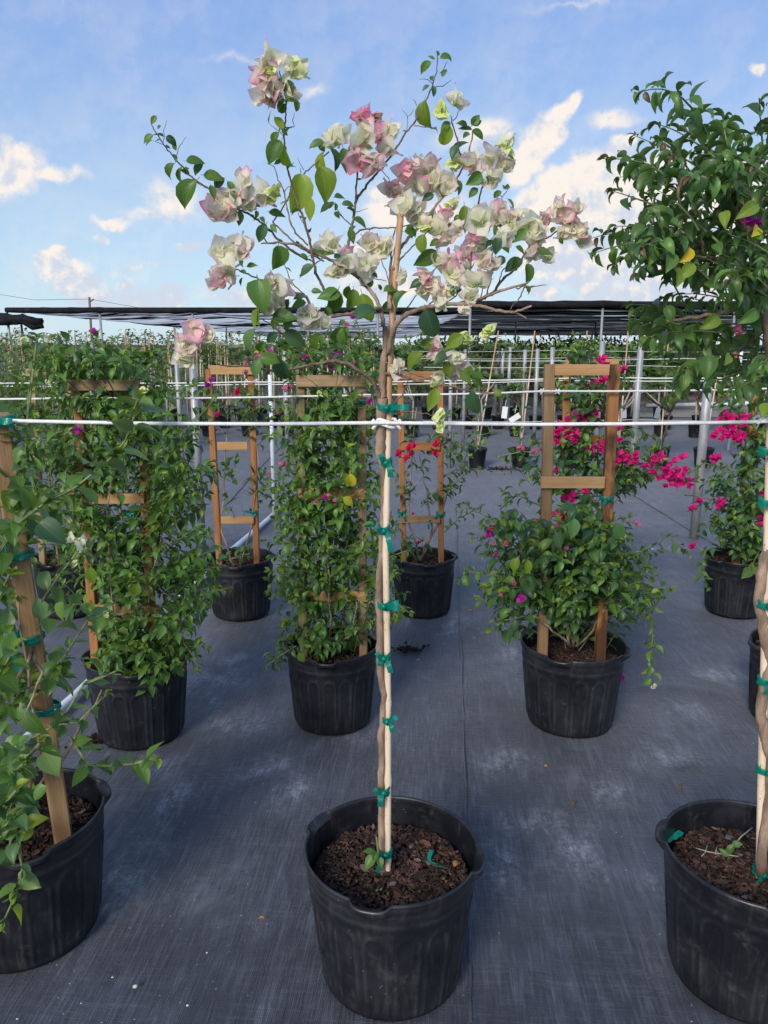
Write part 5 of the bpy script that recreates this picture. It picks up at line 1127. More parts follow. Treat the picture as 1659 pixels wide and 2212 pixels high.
# F: widest bush at left
Fb, FL = bush('bougainvillea_bush', 'widest dense green bougainvillea on the left with a single magenta bloom below the rope', (Fx, Fy), 2.9,
 [[(60, 800), (110, 740), (180, 760), (260, 745), (330, 770), (395, 830), (440, 900), (462, 990), (450, 1080), (462, 1180), (485, 1290), (430, 1330), (430, 1440), (380, 1420), (330, 1450), (240, 1450), (205, 1400), (180, 1300), (140, 1200), (90, 1100), (60, 950)],
  [(20, 760), (120, 720), (215, 720), (290, 760), (150, 830), (40, 830)], [(200, 1360), (400, 1360), (400, 1430), (240, 1470)]], [410, 24, 44], .26, 'lance', bm, .057, 1400,
 [[(290, 1420, 0), (250, 1250, 0), (210, 1000, 0), (180, 850, 0)], [(310, 1420, 0), (325, 1250, -.08), (380, 1050, -.1), (390, 900, 0)], [(270, 1430, -.05), (240, 1300, -.1), (230, 1100, -.1), (260, 850, 0)], [(330, 1410, 0), (400, 1320, -.1), (440, 1270, -.1)]],
 axisu=lambda v: 265, gap=.72, ln=(.12, .3), extra=[([(400, 1300, -.1), (450, 1280, -.15), (495, 1270, -.15)], .045, 'lance', bm, 1), ([(390, 1380, -.1), (420, 1420, -.15), (430, 1445, -.15)], .045, 'lance', bm, 1), ([(200, 850, 0), (205, 780, -.05), (200, 720, -.05)], .04, 'lance', bm, 1), ([(60, 850, 0), (75, 790, 0), (70, 735, 0)], .045, 'lance', bm, 1), ([(330, 840, 0), (360, 790, 0), (395, 765, 0)], .045, 'lance', bm, 1), ([(400, 930, -.05), (450, 880, -.05), (470, 850, -.05)], .045, 'lance', bm, 1), ([(250, 800, 0), (240, 770, 0), (245, 735, 0)], .04, 'lance', bm, 1)])
for u, v, s_, (tx, ty) in [(195, 1225, .07, (.05, -1)), (300, 1330, .06, (.05, -1)), (205, 1018, .05, (.3, -1)), (298, 1260, .06, (-.3, -1))]: FL.add('ovate', 'leaf_lime', P2(u, v, 2.62), Vector((tx, -.1, ty)), Vector((.2, -1, .3)), s_)
FL.finish(Fb, 'leaf', 'leaves')
flowers(Fb, [(167, 929, 11, 'bract_magenta', -.3), (204, 716, 9, 'bract_magenta', -.05), (76, 747, 5, 'bract_red', 0), (*k1(915, 400), 6, 'bract_magenta', .1)], 2.9)
mb = MB(); c_ = P2(91, 838, 2.6)
# B: front-left plant with larger round leaves
bl = ('leaf_hero', 'leaf_soft', 'leaf_soft', 'leaf_bush')
B, BL = bush('bougainvillea_bush', 'front left bougainvillea with larger rounded leaves and arching shoots over the pot rim', (P_L[0], P_L[1]), 1.80,
 [[(-120, 930), (0, 920), (90, 960), (130, 1060), (110, 1150), (150, 1230), (170, 1330), (130, 1400), (150, 1490), (100, 1560), (60, 1660), (90, 1760), (40, 1860), (-120, 1880)]], [80], .24, 'heart', bl, .058, 1790,
 [[(40, 1760, 0), (85, 1650, -.1), (60, 1450, -.15), (40, 1300, -.12)], [(20, 1750, .05), (-10, 1600, 0), (-30, 1400, 0)], [(45, 1755, 0), (160, 1600, -.05), (220, 1490, -.05)], [(30, 1500, -.18), (70, 1400, -.2), (90, 1450, -.19), (50, 1560, -.2)]],
 axisu=lambda v: -20, gap=1.05, ln=(.12, .26), rad=.0055, yp=.3,
 extra=[([(-10, 1210, -.15), (40, 1130, -.2), (95, 1088, -.22), (160, 1055, -.22), (205, 1020, -.22), (245, 985, -.22), (272, 950, -.22), (290, 900, -.22), (300, 862, -.22)], .066, 'heart', ('leaf_soft', 'leaf_hero'), 1.35),
  ([(-20, 880, 0), (15, 910, -.05), (55, 960, -.1), (75, 1000, -.1)], .055, 'heart', bl, 1.3), ([(40, 1100, -.1), (55, 1000, -.12), (60, 900, -.1), (72, 800, -.05), (80, 730, -.05)], .052, 'ovate', bl, 1.4),
  ([(150, 1590, -.05), (190, 1650, -.12), (240, 1655, -.2), (290, 1650, -.25), (340, 1640, -.3)], .052, 'ovate', ('leaf_hero', 'leaf_dark', 'leaf_hero'), 1.25),
  ([(70, 1760, -.2), (40, 1800, -.3), (48, 1880, -.32), (35, 1930, -.32), (8, 1990, -.32)], .056, 'heart', ('leaf_soft', 'leaf_hero', 'leaf_lime'), .95),
  ([(0, 1700, -.25), (60, 1640, -.28), (90, 1600, -.28)], .06, 'heart', ('leaf_soft', 'leaf_hero'), .9), ([(-20, 1790, -.28), (10, 1740, -.3), (40, 1700, -.3)], .06, 'heart', ('leaf_soft', 'leaf_hero'), .9), ([(-30, 1860, -.3), (0, 1800, -.32), (30, 1760, -.32)], .06, 'heart', ('leaf_soft',), .8),
  ([(100, 1480, -.1), (150, 1400, -.1), (190, 1340, -.1), (228, 1325, -.1)], .052, 'ovate', bl, 1.0), ([(90, 1300, -.12), (130, 1240, -.15), (170, 1190, -.15)], .052, 'ovate', bl, 1.0), ([(60, 1600, -.2), (130, 1560, -.2), (180, 1480, -.2), (250, 1450, -.2)], .05, 'ovate', bl, 1.1),
  ([(-30, 1480, -.22), (10, 1440, -.25), (30, 1400, -.25)], .06, 'heart', ('leaf_soft', 'leaf_hero'), 1.0), ([(-30, 1320, -.22), (0, 1290, -.25), (20, 1240, -.25)], .06, 'heart', bl, 1.0), ([(100, 1570, -.1), (170, 1560, -.12), (230, 1500, -.12)], .045, 'lance', bl, 1.0)])
for bx, by, tx, ty, m_ in [(60, 1540, 96, 1608, 'leaf_hero'), (95, 1625, 130, 1690, 'leaf_soft'), (20, 1660, -10, 1720, 'leaf_soft'), (45, 1720, 85, 1770, 'leaf_deep'), (30, 1690, -10, 1760, 'leaf_soft'), (85, 1130, 150, 1180, 'leaf_deep'), (135, 1300, 128, 1350, 'leaf_hero'), (10, 1750, 30, 1800, 'leaf_soft'), (100, 1700, 60, 1735, 'leaf_hero')]:
    a = P2(bx, by, 1.52); b = P2(tx, ty, 1.5); BL.add('heart', m_, a, b-a, Vector((random.uniform(-.9, .9), -1, .6)), (b-a).length*.88)
BL.finish(B, 'leaf', 'leaves')
flowers(B, [(172, 1172, 20, ['bract_cream', 'bract_lime'], -.15), (155, 1160, 12, 'bract_cream', -.15), (230, 1330, 13, ['bract_lime', 'bract_cream'], -.1), (160, 1215, 9, 'bract_lime', -.12), (310, 842, 10, 'bract_lime', -.22), (50, 735, 7, 'bract_lime', -.05)], 1.8)
# E: spreading bush at the foot of the obelisk
Eb, EL = bush('bougainvillea_bush', 'spreading dark green bougainvillea at the foot of the obelisk with few pink blooms', (Ex, Ey), 2.98,
 [[(1010, 1175), (1040, 1130), (1100, 1110), (1170, 1115), (1250, 1090), (1320, 1110), (1370, 1160), (1410, 1210), (1430, 1290), (1370, 1340), (1300, 1300), (1210, 1330), (1140, 1340), (1080, 1360), (1100, 1300), (1040, 1280), (1060, 1220)],
  [(1110, 1120), (1330, 1120), (1360, 1300), (1110, 1320)]], [170, 60], .30, 'ovate', ('leaf_dark', 'leaf_bush', 'leaf_dark', 'leaf_dark', 'leaf_deep', 'leaf_bush'), .058, 1400,
 [[(1240, 1395, 0), (1215, 1330, -.02), (1170, 1230, -.1), (1090, 1160, -.15)], [(1245, 1395, 0), (1290, 1350, -.05), (1330, 1260, -.1)], [(1240, 1395, 0), (1250, 1300, .0), (1240, 1150, .05)], [(1235, 1398, -.02), (1195, 1360, -.1), (1150, 1330, -.12)], [(1230, 1395, -.05), (1225, 1310, -.1), (1260, 1250, -.1)]],
 axisu=lambda v: 1230, gap=.9, ln=(.14, .3), rad=.006, extra=[([(1100, 1160, -.1), (1060, 1120, -.15), (1020, 1100, -.15), (990, 1095, -.15)], .05, 'lance', bm, 1), ([(1080, 1100, 0), (1110, 1075, -.05), (1085, 1060, -.1)], .05, 'lance', bm, 1.1), ([(1110, 1250, -.15), (1050, 1240, -.2), (1010, 1235, -.22), (995, 1255, -.22)], .05, 'ovate', bm, .9), ([(1140, 1330, -.15), (1090, 1340, -.2), (1060, 1360, -.22)], .055, 'ovate', ('leaf_dark', 'leaf_deep'), .9),
  ([(1330, 1200, -.1), (1390, 1190, -.15), (1440, 1160, -.15), (1480, 1190, -.15)], .05, 'ovate', ('leaf_soft', 'leaf_dark'), 1.1), ([(1350, 1240, -.1), (1400, 1290, -.15), (1410, 1370, -.15), (1405, 1430, -.15), (1410, 1478, -.15)], .046, 'ovate', ('leaf_soft', 'leaf_hero'), .95), ([(1370, 1270, -.12), (1430, 1290, -.15), (1400, 1330, -.15)], .05, 'ovate', bm, .95), ([(1200, 1110, -.05), (1140, 1080, -.05), (1120, 1070, -.05)], .045, 'lance', bm, 1)])
for bx, by, tx, ty, m_ in [(1120, 1205, 1100, 1240, 'leaf_lime'), (1140, 1210, 1138, 1250, 'leaf_lime'), (1200, 1150, 1215, 1190, 'leaf_dark'), (1240, 1120, 1235, 1170, 'leaf_soft'), (1330, 1130, 1345, 1180, 'leaf_dark'), (1160, 1080, 1190, 1120, 'leaf_dark')]:
    a = P2(bx, by, 2.68); b = P2(tx, ty, 2.66); EL.add('ovate', m_, a, b-a, Vector((random.uniform(-.5, .5), -1, .5)), (b-a).length*.95)
EL.finish(Eb, 'leaf', 'leaves')
flowers(Eb, [(*k2(462, 1052), 12, 'bract_hot', -.2), (*k2(452, 1070), 10, 'bract_magenta', -.2), (*k2(472, 1102), 6, 'bract_rose', -.2), (*k2(530, 1103), 6, 'bract_rose', -.2), (*k2(482, 1155), 6, 'bract_magenta', -.2), (*k2(785, 1130), 7, 'bract_rose', -.2), (1122, 1293, 12, 'bract_magenta', -.25), (1110, 1262, 8, 'bract_rose', -.22), (1084, 1285, 7, 'bract_rose', -.2), (*k2(1095, 1018), 9, 'bract_rose', -.2), (*k2(1040, 1078), 6, 'bract_cream', -.2), (1412, 1482, 7, 'bract_cream', -.15), (*k2(660, 1005), 6, 'bract_rose', -.2), (*k2(748, 1025), 6, 'bract_rose', -.2)], 2.98)
# J: pink bush showing through the obelisk
hot = ['bract_hot']
Jb, JL = bush('bougainvillea_bush', 'hot pink flowering bougainvillea showing through and beside the wooden obelisk', (Jx, Jy), 4.30,
 [[(1110, 960), (1170, 930), (1240, 900), (1330, 920), (1400, 960), (1440, 1010), (1400, 1050), (1300, 1060), (1180, 1040), (1120, 1010)], [(1225, 730), (1260, 720), (1330, 800), (1330, 900), (1240, 900), (1215, 800)], [(1200, 1040), (1330, 1040), (1340, 1200), (1210, 1200)]], [80, 46, 40], .24, 'ovate', ('leaf_dark', 'leaf_bush', 'leaf_dark', 'leaf_deep'), .066, 1200,
 [[(1275, 1215, 0), (1270, 1100, 0), (1265, 950, 0), (1260, 850, 0), (1245, 740, 0)], [(1280, 1215, 0), (1300, 1080, 0), (1350, 1000, 0), (1420, 1010, 0), (1480, 1035, 0)]],
 axisu=lambda v: 1270, gap=.95, ln=(.16, .32), rad=.008, extra=[([(1240, 800, -.1), (1245, 760, -.1), (1240, 722, -.1)], .055, 'ovate', bm, .8), ([(1330, 1000, -.1), (1400, 1000, -.1), (1450, 1020, -.1), (1500, 1040, -.1)], .06, 'ovate', ('leaf_dark', 'leaf_deep'), 1.0), ([(1190, 980, -.1), (1130, 975, -.1), (1085, 985, -.1)], .06, 'ovate', ('leaf_dark', 'leaf_deep'), 1.0), ([(1340, 930, -.1), (1380, 925, -.1), (1410, 945, -.1)], .06, 'ovate', ('leaf_deep',), 1.0)])
JL.finish(Jb, 'leaf', 'leaves', 260)
flowers(Jb, [(*k2(x, y), r*1.3, hot, dY) for x, y, r, dY in [(940, 312, 10, -.1), (955, 328, 8, -.1), (1033, 350, 8, -.1), (950, 395, 14, -.1), (905, 425, 14, -.1), (935, 450, 10, -.1), (965, 400, 8, -.1), (910, 540, 12, -.1), (840, 552, 18, -.1), (870, 562, 12, -.1), (768, 610, 24, -.15), (800, 630, 22, -.15), (820, 650, 12, -.15), (745, 625, 14, -.15), (748, 662, 9, -.15), (930, 692, 16, -.15), (945, 670, 10, -.15), (1010, 735, 20, -.2), (1040, 740, 14, -.2), (1078, 732, 16, -.2), (1010, 660, 10, -.1), (1020, 605, 8, -.1), (890, 705, 10, -.15), (745, 790, 9, -.15), (1185, 735, 17, -.2), (1205, 742, 12, -.2), (1165, 755, 10, -.2), (1250, 755, 12, -.2), (1292, 729, 9, -.2), (1195, 808, 18, -.2), (1225, 800, 12, -.2), (1252, 800, 15, -.2), (1290, 790, 14, -.2), (1265, 832, 16, -.2), (1228, 855, 12, -.2), (1312, 842, 15, -.2), (1160, 792, 8, -.2), (1130, 770, 8, -.2), (800, 905, 13, -.1), (870, 875, 8, -.1), (765, 970, 14, -.1), (820, 1008, 16, -.1), (840, 1020, 10, -.1), (740, 985, 8, -.1), (860, 1000, 9, -.1), (700, 690, 7, -.1)]] +
 [(*k2(590, 690), 10, 'bract_rose', -.3), (*k2(650, 706), 9, 'bract_rose', -.3)], 4.30, 300)
# I: red plant, H: slim plant, K: pink right, G: right edge, L: left third row
Ib, IL = bush('bougainvillea_bush', 'open bougainvillea with small red flower groups on the trellis behind the bamboo stake', (Ix, Iy), 4.38,
 [[(855, 960), (960, 930), (1000, 960), (1040, 940), (1010, 1010), (990, 1060), (960, 1080), (870, 1090), (850, 1060)], [(840, 1140), (880, 1120), (930, 1180), (860, 1190)], [(850, 880), (1000, 880), (1000, 960), (860, 950)]], [24, 6, 13], .16, 'ovate', ('leaf_dark', 'leaf_deep', 'leaf_dark'), .062, 1200,
 [[(905, 1212, 0), (900, 1180, -.02), (880, 1130, 0), (890, 1000, 0), (900, 880, 0)], [(905, 1212, 0), (935, 1140, 0), (920, 1060, 0), (905, 980, 0)], [(908, 1212, 0), (950, 1120, 0), (975, 1040, 0), (1010, 980, 0)], [(902, 1212, 0), (870, 1160, 0), (850, 1120, -.05)]], axisu=lambda v: 905, gap=1.15, rad=.0075,
 extra=[([(950, 1090, 0), (975, 1050, -.05), (1010, 1020, -.05), (1035, 1010, -.05)], .055, 'ovate', ('leaf_dark', 'leaf_bush'), 1.1), ([(960, 1150, 0), (990, 1120, 0), (1030, 1100, 0)], .055, 'ovate', ('leaf_dark', 'leaf_bush'), 1.1), ([(960, 980, 0), (1010, 945, 0), (1060, 935, 0)], .06, 'ovate', ('leaf_deep',), 1.0)])
IL.finish(Ib, 'leaf', 'leaves')
flowers(Ib, [(*k7(725, 760), 10, 'bract_red', -.15), (*k7(840, 700), 11, 'bract_red', -.15), (*k7(875, 690), 8, 'bract_red', -.15), (*k7(845, 765), 10, 'bract_red', -.15), (*k7(795, 815), 10, 'bract_red', -.15), (*k7(1095, 668), 10, 'bract_red', -.15), (*k7(1078, 762), 9, 'bract_red', -.15), (*k7(920, 1640), 5, 'bract_red', -.15), (*k7(740, 800), 6, 'bract_red', -.15), (*k7(865, 1365), 3, 'bract_red', -.1)], 4.38)
Hb, HLf = bush('bougainvillea_bush', 'thin bougainvillea climbing the slim open trellis, almost leafless at its middle', (Hx, Hy), 4.34,
 [[(400, 830), (470, 810), (560, 830), (590, 860), (560, 900), (480, 905), (420, 890)], [(470, 1000), (500, 985), (520, 1040), (500, 1090), (470, 1080)], [(545, 880), (580, 900), (585, 960), (560, 1000), (550, 940)], [(560, 980), (595, 990), (590, 1070), (555, 1090)], [(520, 1150), (560, 1150), (560, 1190), (520, 1190)]], [22, 7, 8, 7, 3], .16, 'ovate', ('leaf_dark', 'leaf_bush', 'leaf_deep'), .062, 1215,
 [[(505, 1225, 0), (480, 1150, 0), (485, 1000, 0), (500, 850, 0)], [(520, 1222, 0), (545, 1130, 0), (560, 1000, 0), (545, 860, 0)], [(512, 1224, -.02), (500, 1205, -.08), (540, 1195, -.1)]], axisu=lambda v: 510, gap=1.15, rad=.006)
HLf.finish(Hb, 'leaf', 'leaves')
flowers(Hb, [(*k1(1020, 447), 9, 'bract_red', -.1), (*k1(985, 477), 8, 'bract_rose', -.1), (*k1(940, 541), 8, 'bract_hot', -.1), (*k1(1195, 540), 4, 'bract_hot', -.1), (*k1(1060, 366), 6, 'bract_rose', -.1)], 4.34)
Kb, KL = bush('bougainvillea_bush', 'bright pink flowering bougainvillea cut by the right edge, with blooms trailing left', (Kx, Ky), 4.34,
 [[(1520, 1010), (1600, 970), (1680, 960), (1700, 1180), (1620, 1200), (1560, 1180), (1530, 1140), (1560, 1080)], [(1560, 840), (1690, 840), (1690, 960), (1580, 960), (1545, 900)]], [85, 30], .24, 'ovate', ('leaf_dark', 'leaf_deep', 'leaf_bush'), .066, 1200,
 [[(1640, 1215, 0), (1620, 1100, 0), (1600, 950, 0), (1610, 860, 0)], [(1640, 1215, 0), (1600, 1120, -.05), (1540, 1080, -.08), (1480, 1070, -.1)]], axisu=lambda v: 1630, gap=.95, ln=(.16, .3), rad=.008,
 extra=[([(1590, 1030, -.1), (1560, 1010, -.1), (1520, 1000, -.1), (1490, 1020, -.1)], .058, 'ovate', ('leaf_soft', 'leaf_dark'), 1), ([(1600, 1090, -.1), (1560, 1080, -.1), (1520, 1085, -.1), (1500, 1100, -.1)], .055, 'ovate', ('leaf_dark',), 1), ([(1580, 1150, -.1), (1540, 1130, -.1), (1510, 1150, -.1)], .055, 'ovate', ('leaf_dark',), 1), ([(1560, 1190, -.1), (1525, 1185, -.1), (1512, 1230, -.1), (1530, 1270, -.1)], .055, 'ovate', ('leaf_bush',), 1), ([(1640, 1190, -.2), (1625, 1220, -.24), (1622, 1235, -.24)], .07, 'heart', ('leaf_lime', 'leaf_hero'), .8)])
KL.finish(Kb, 'leaf', 'leaves')
flowers(Kb, [(*kr(x, y), r*1.15, hot, -.15) for x, y, r in [(1290, 690, 16), (1340, 690, 14), (1430, 690, 16), (1480, 690, 12), (1300, 800, 20), (1340, 810, 16), (1270, 850, 12), (1400, 850, 14), (1440, 860, 12), (1220, 830, 11), (1450, 740, 10), (1195, 1028, 11), (1225, 1035, 11), (1060, 1385, 10), (1010, 1455, 10), (1255, 1410, 10), (1245, 1450, 9), (1620, 1520, 13), (1640, 1545, 9), (1600, 1610, 8)]] +
 [(1497, 1178, 11, hot, -.1), (1642, 1130, 9, hot, -.1), (1648, 1065, 9, hot, -.1), (1650, 1100, 10, hot, -.1), (1565, 1055, 6, 'bract_brown', -.1)], 4.34)
Lb, LL = bush('bougainvillea_bush', 'green bougainvillea in the third row half hidden behind the leaning stake at left', (Lx, Ly), 4.34,
 [[(10, 760), (80, 740), (160, 760), (190, 850), (185, 1000), (170, 1150), (150, 1240), (60, 1230), (-20, 1000), (-30, 850)]], [70], .24, 'lance', bm, .062, 1240,
 [[(130, 1240, 0), (110, 1100, 0), (100, 900, 0), (80, 780, 0)]], axisu=lambda v: 90, gap=.85, ln=(.16, .3), rad=.007)
LL.finish(Lb, 'leaf', 'leaves', 200)
flowers(Lb, [(*k1(200, 405), 7, 'bract_cream', -.2), (*k1(215, 412), 5, 'bract_cream', -.2)], 4.34)

# ================================================================ BACKGROUND ROWS
def merged(rt, L, name):
    L.finish(rt, name, name, 0)
def proto_staked(seed, mats, h=1.75, nl=95):
    random.seed(seed); rt = root('staked_shrub', (0, 0, 0), 'x', 'shrub'); mb = MB()
    mb.tube([(0.02, 0, 0), (0.03, 0, h*.5), (0.02+random.uniform(-.05, .05), 0, h)], [.016, .015, .013], 6); part(mb, 'stake', 'bamboo', rt)
    mb = MB(); q = [Vector((0, 0, .1)), Vector((.02, .02, .5)), Vector((-.01, 0, .9)), Vector((.02, 0, h*.88))]; mb.tube(q, [.014, .012, .010, .005], 6)
    L = LeafSet()
    for k in range(nl):
        t_ = random.random()**.7; z = .35+(h-.3)*t_; r = .22*(1-abs(t_-.55))+.05; a = random.random()*6.28
        p = Vector((math.cos(a)*r*random.random(), math.sin(a)*r*random.random(), z)); d = Vector((math.cos(a), math.sin(a), random.uniform(-.3, .5)))
        L.add('lance', random.choice(mats), p, d, UP+rv(.4), random.uniform(.07, .12))
        if k % 7 == 0: mb.tube([Vector((0, 0, z-.15)), p], [.004, .002], 4, False)
    part(mb, 'stem', 'twig_green', rt); merged(rt, L, 'foliage'); return rt
def proto_plumeria(seed, mats, h=1.1, size=.26):
    random.seed(seed); rt = root('broadleaf_plant', (0, 0, 0), 'x', 'plant'); mb = MB(); L = LeafSet(); tips = []
    def grow(p, d, ln, r, n):
        q = p+d*ln; mb.tube([p, p.lerp(q, .5)+rv(.01), q], [r, r*.85, r*.75], 7)
        if n == 0: tips.append((q, d)); return
        for k in range(random.choice([2, 2, 3])):
            nd = (d*.8+Vector((random.gauss(0, .55), random.gauss(0, .55), .25))).normalized(); grow(q, nd, ln*random.uniform(.55, .85), r*.75, n-1)
    grow(Vector((0, 0, .2)), Vector((random.gauss(0, .12), random.gauss(0, .12), 1)).normalized(), h*.38, .020, 2)
    for q, d in tips:
        for k in range(9):
            a = k*2.4; dd = (Vector((math.cos(a), math.sin(a), .35+.12*k*.5))+d*.3).normalized(); L.add('broad', random.choice(mats), q, dd, UP+rv(.2), size*random.uniform(.65, 1.1))
    part(mb, 'stems', 'soil_light' if seed % 2 else 'galv_bark', rt); merged(rt, L, 'foliage'); return rt
def proto_mound(seed, mats, h=1.5, w_=.55, n=420, ls=.12, kind='lance', top=None):
    random.seed(seed); rt = root('hedge_shrub', (0, 0, 0), 'x', 'shrub'); L = LeafSet(); mb = MB()
    for k in range(5): mb.tube([Vector((random.gauss(0, .04), random.gauss(0, .04), 0)), Vector((random.gauss(0, w_*.4), random.gauss(0, w_*.4), h*.8))], [.016, .006], 5)
    for k in range(n):
        o = rv(1).normalized()*random.random()**.35; p = Vector((o.x*w_, o.y*w_, h*.56+o.z*h*.44))
        if random.random() < .25: p += rv(.07)
        m_ = random.choice(top) if top and p.z > h*.82 else random.choice(mats)
        L.add(kind, m_, p, (o+rv(.5)+UP*.3).normalized(), UP+rv(.5), ls*random.uniform(.7, 1.2))
    part(mb, 'stems', 'twig', rt); merged(rt, L, 'foliage'); return rt
simple('galv_bark', (.30, .28, .24), .8, var=.2, scale=30, bump=.4)
ZN = [(-1e9, 60, 'at the far left edge'), (60, 180, 'behind the far left bush'), (180, 300, 'above the bare top bar'), (300, 380, 'right of the bare top bar'), (380, 445, 'behind the leftmost pale bloom'), (445, 500, 'over the left post of the slim trellis'), (500, 560, 'over the right post of the slim trellis'), (560, 620, 'by the white upright pipe'), (620, 700, 'over the weathered trellis'), (700, 790, 'over the weathered trellis, right half'), (790, 860, 'straight behind the bamboo stake'), (860, 920, 'over the red plant trellis'), (920, 980, 'over the right post of the red plant trellis'), (980, 1050, 'right of the red plant trellis'), (1050, 1110, 'between red plant and obelisk'), (1110, 1180, 'just left of the obelisk'), (1180, 1255, 'in the left half of the obelisk opening'), (1255, 1330, 'in the right half of the obelisk opening'), (1330, 1400, 'just right of the obelisk'), (1400, 1460, 'between the two bare galvanised posts'), (1460, 1530, 'behind the nearer bare galvanised post'), (1530, 1600, 'by the white riser pipe'), (1600, 1e9, 'at the far right edge')]
def zone(x, y, z=1.2):
    u = proj((x, y, z))[0]
    for a, b, w_ in ZN:
        if a <= u < b: return w_
ORD = ['first', 'second', 'third', 'fourth', 'fifth', 'sixth', 'seventh']
gm = ('leaf_bush', 'leaf_hero', 'leaf_soft', 'leaf_grey'); used = set()
def place(protos, x, y, label, group, s=1.0, rz=None, z=0):
    p = random.choice(protos)
    if p in used: o = copy_tree(p)
    else: used.add(p); o = p
    o.location = (x, y, z); o.rotation_euler.z = random.random()*6.28 if rz is None else rz; o.scale = (s,)*3
    w_ = label.split(); o['label'] = ' '.join((w_+zone(x, y).split())[:16]); o['group'] = group; return o
ST = [proto_staked(100+i, (('leaf_grey', 'leaf_soft', 'leaf_rust'), ('leaf_bush', 'leaf_grey'), ('leaf_soft', 'leaf_grey'), ('leaf_dark', 'leaf_bush', 'leaf_grey'))[i], 1.60+.08*i, 62) for i in range(4)]
PL = [proto_plumeria(201+i, (('leaf_grey', 'leaf_soft'), ('leaf_hero', 'leaf_soft'), ('leaf_grey', 'leaf_soft', 'leaf_yellow'), ('leaf_bush', 'leaf_soft'), ('leaf_dark', 'leaf_hero'))[i], 1.0+.1*i) for i in range(5)]
MO = [proto_mound(301+i, (('leaf_bush', 'leaf_soft'), ('leaf_grey', 'leaf_soft'), ('leaf_lime', 'leaf_soft'), ('leaf_dark', 'leaf_bush'))[i], 1.5) for i in range(4)]
RU = [proto_mound(401+i, ('leaf_bush', 'leaf_soft', 'leaf_hero'), 1.7, .5, 460, .15, 'broad', ('leaf_rust', 'leaf_rust', 'leaf_yellow' if i else 'leaf_rust')) for i in range(2)]
TR = [proto_mound(501+i, ('leaf_dark', 'leaf_bush', 'leaf_grey'), 2.6, 1.7, 700, .34) for i in range(2)]
random.seed(77)
G_SP = 'small black pots in the far rows'; G_BP = 'broadleaf plants in small pots'
def small_pot(x, y, label): 
    if label.endswith('row') or 'shrubs' in label: label += ' '+zone(x, y, .2)
    o = pot(x, y, 'small', ' '.join(label.split()[:16]), G_SP, 0, random.random()*6, random.random()*6); return o
first = True
rowlab = {9.9: 'nearest row of small pots', 13.2: 'second row of small pots', 14.4: 'third row of small pots', 16.3: 'fourth row of small pots'}
seen9 = [(1031, 'small black pot with stake, alone on the ground cloth right of the red plant'), (1124, 'small black pot half hidden by leaves just left of the obelisk'), (1240, 'small black pot seen through the obelisk, nearest far row'), (1335, 'small black pot seen just right of the obelisk post, nearest far row'), (1425, 'small black pot with stake between obelisk and bare galvanised post'), (1520, 'small black pot directly behind the nearer bare galvanised post'), (1622, 'small black pot behind the pink plant at right edge, nearest far row')]
def xat(u, Y, z=.2): return (u-829.5)/F*(Y*cp+(CAMH-z)*sp)
G_S2 = 'thin bamboo stakes in the small pots'
for u, lb in seen9:
    x = xat(u, 9.9); small_pot(x, 9.9, lb); place(PL if u > 1200 else ST, x, 9.92, {1031: 'slim plant tied to a stake in the lone small pot', 1124: 'slim plant on a stake just left of the obelisk'}.get(u, 'pale-stemmed broadleaf plant in the nearest row of small pots'), G_BP, .78 if u < 1200 else 1.0)
    mb = MB(); lean = random.uniform(-.05, .12); mb.tube([(x, 9.88, .2), (x+lean, 9.86, 1.0), (x+lean*2, 9.85, 1.75)], [.011, .010, .009], 7)
    c = P2(u+4, 905, 9.86); o = props(link('bamboo_stake', mb.mesh('bamboo_stake', 'bamboo')), 'thin upright bamboo stake in the '+lb.split(' with')[0].split(' half')[0].split(' seen')[0].split(' directly')[0].split(' behind')[0]+' at '+{1031: 'left of the row', 1124: 'the row beside the obelisk', 1240: 'the obelisk opening', 1335: 'the right obelisk post', 1425: 'the middle of the row', 1520: 'the bare galvanised post', 1622: 'the right edge'}[u], 'stake', G_S2)
    mb = MB(); mb.tube([(x+lean*.6-.02, 9.83, .80), (x+lean*.6+.02, 9.83, .79)], .014, 6); part(mb, 'plant_tie', 'tape', o)
for Y, u0 in ((13.2, 890), (14.4, 870), (16.3, 860)):
    x = xat(u0, Y)
    while x < 9.5:
        if not (Y > 16 and x > 6):
            if random.random() < .9: small_pot(x+random.uniform(-.05, .05), Y+random.uniform(-.08, .08), 'small black pot in the '+rowlab[Y].replace(' of small pots', '')+' row '.replace(' row ', ' ').rstrip())
            place(PL, x, Y, 'broadleaf plant of the '+rowlab[Y].replace(' of small pots', ' of pots'), G_BP, random.uniform(.85, 1.15))
        x += .62
for Y, st_ in ((18.0, .62), (19.6, .62), (21.4, .7)):                      # right, farther: mixed foliage towards the dark shade roof
    x = .3
    while x < (8 if Y > 17.5 else 5):
        place(PL+MO[:3], x+random.uniform(-.1, .1), Y+random.uniform(-.2, .2), 'leafy plant under the dark roof, '+{18.0: 'front', 19.6: 'middle', 21.4: 'back'}[Y]+' row,', 'plants massed under the dark shade roof', random.uniform(.95, 1.2)); x += st_
for k, x in enumerate(np.arange(1.4, 9.5, .62)): place(RU, x, 23.2+random.uniform(-.3, .3), 'rusty red crowned plant,', 'rusty crowned plants under the dark roof', random.uniform(.98, 1.1))
for Y in (27.5, 29.0):
    for x in np.arange(5.5, 22, .75): place(MO+PL[:2], x, Y+random.uniform(-.3, .3), 'low green plant beyond the gravel path,', 'plants beyond the gravel path', random.uniform(.8, 1.1))
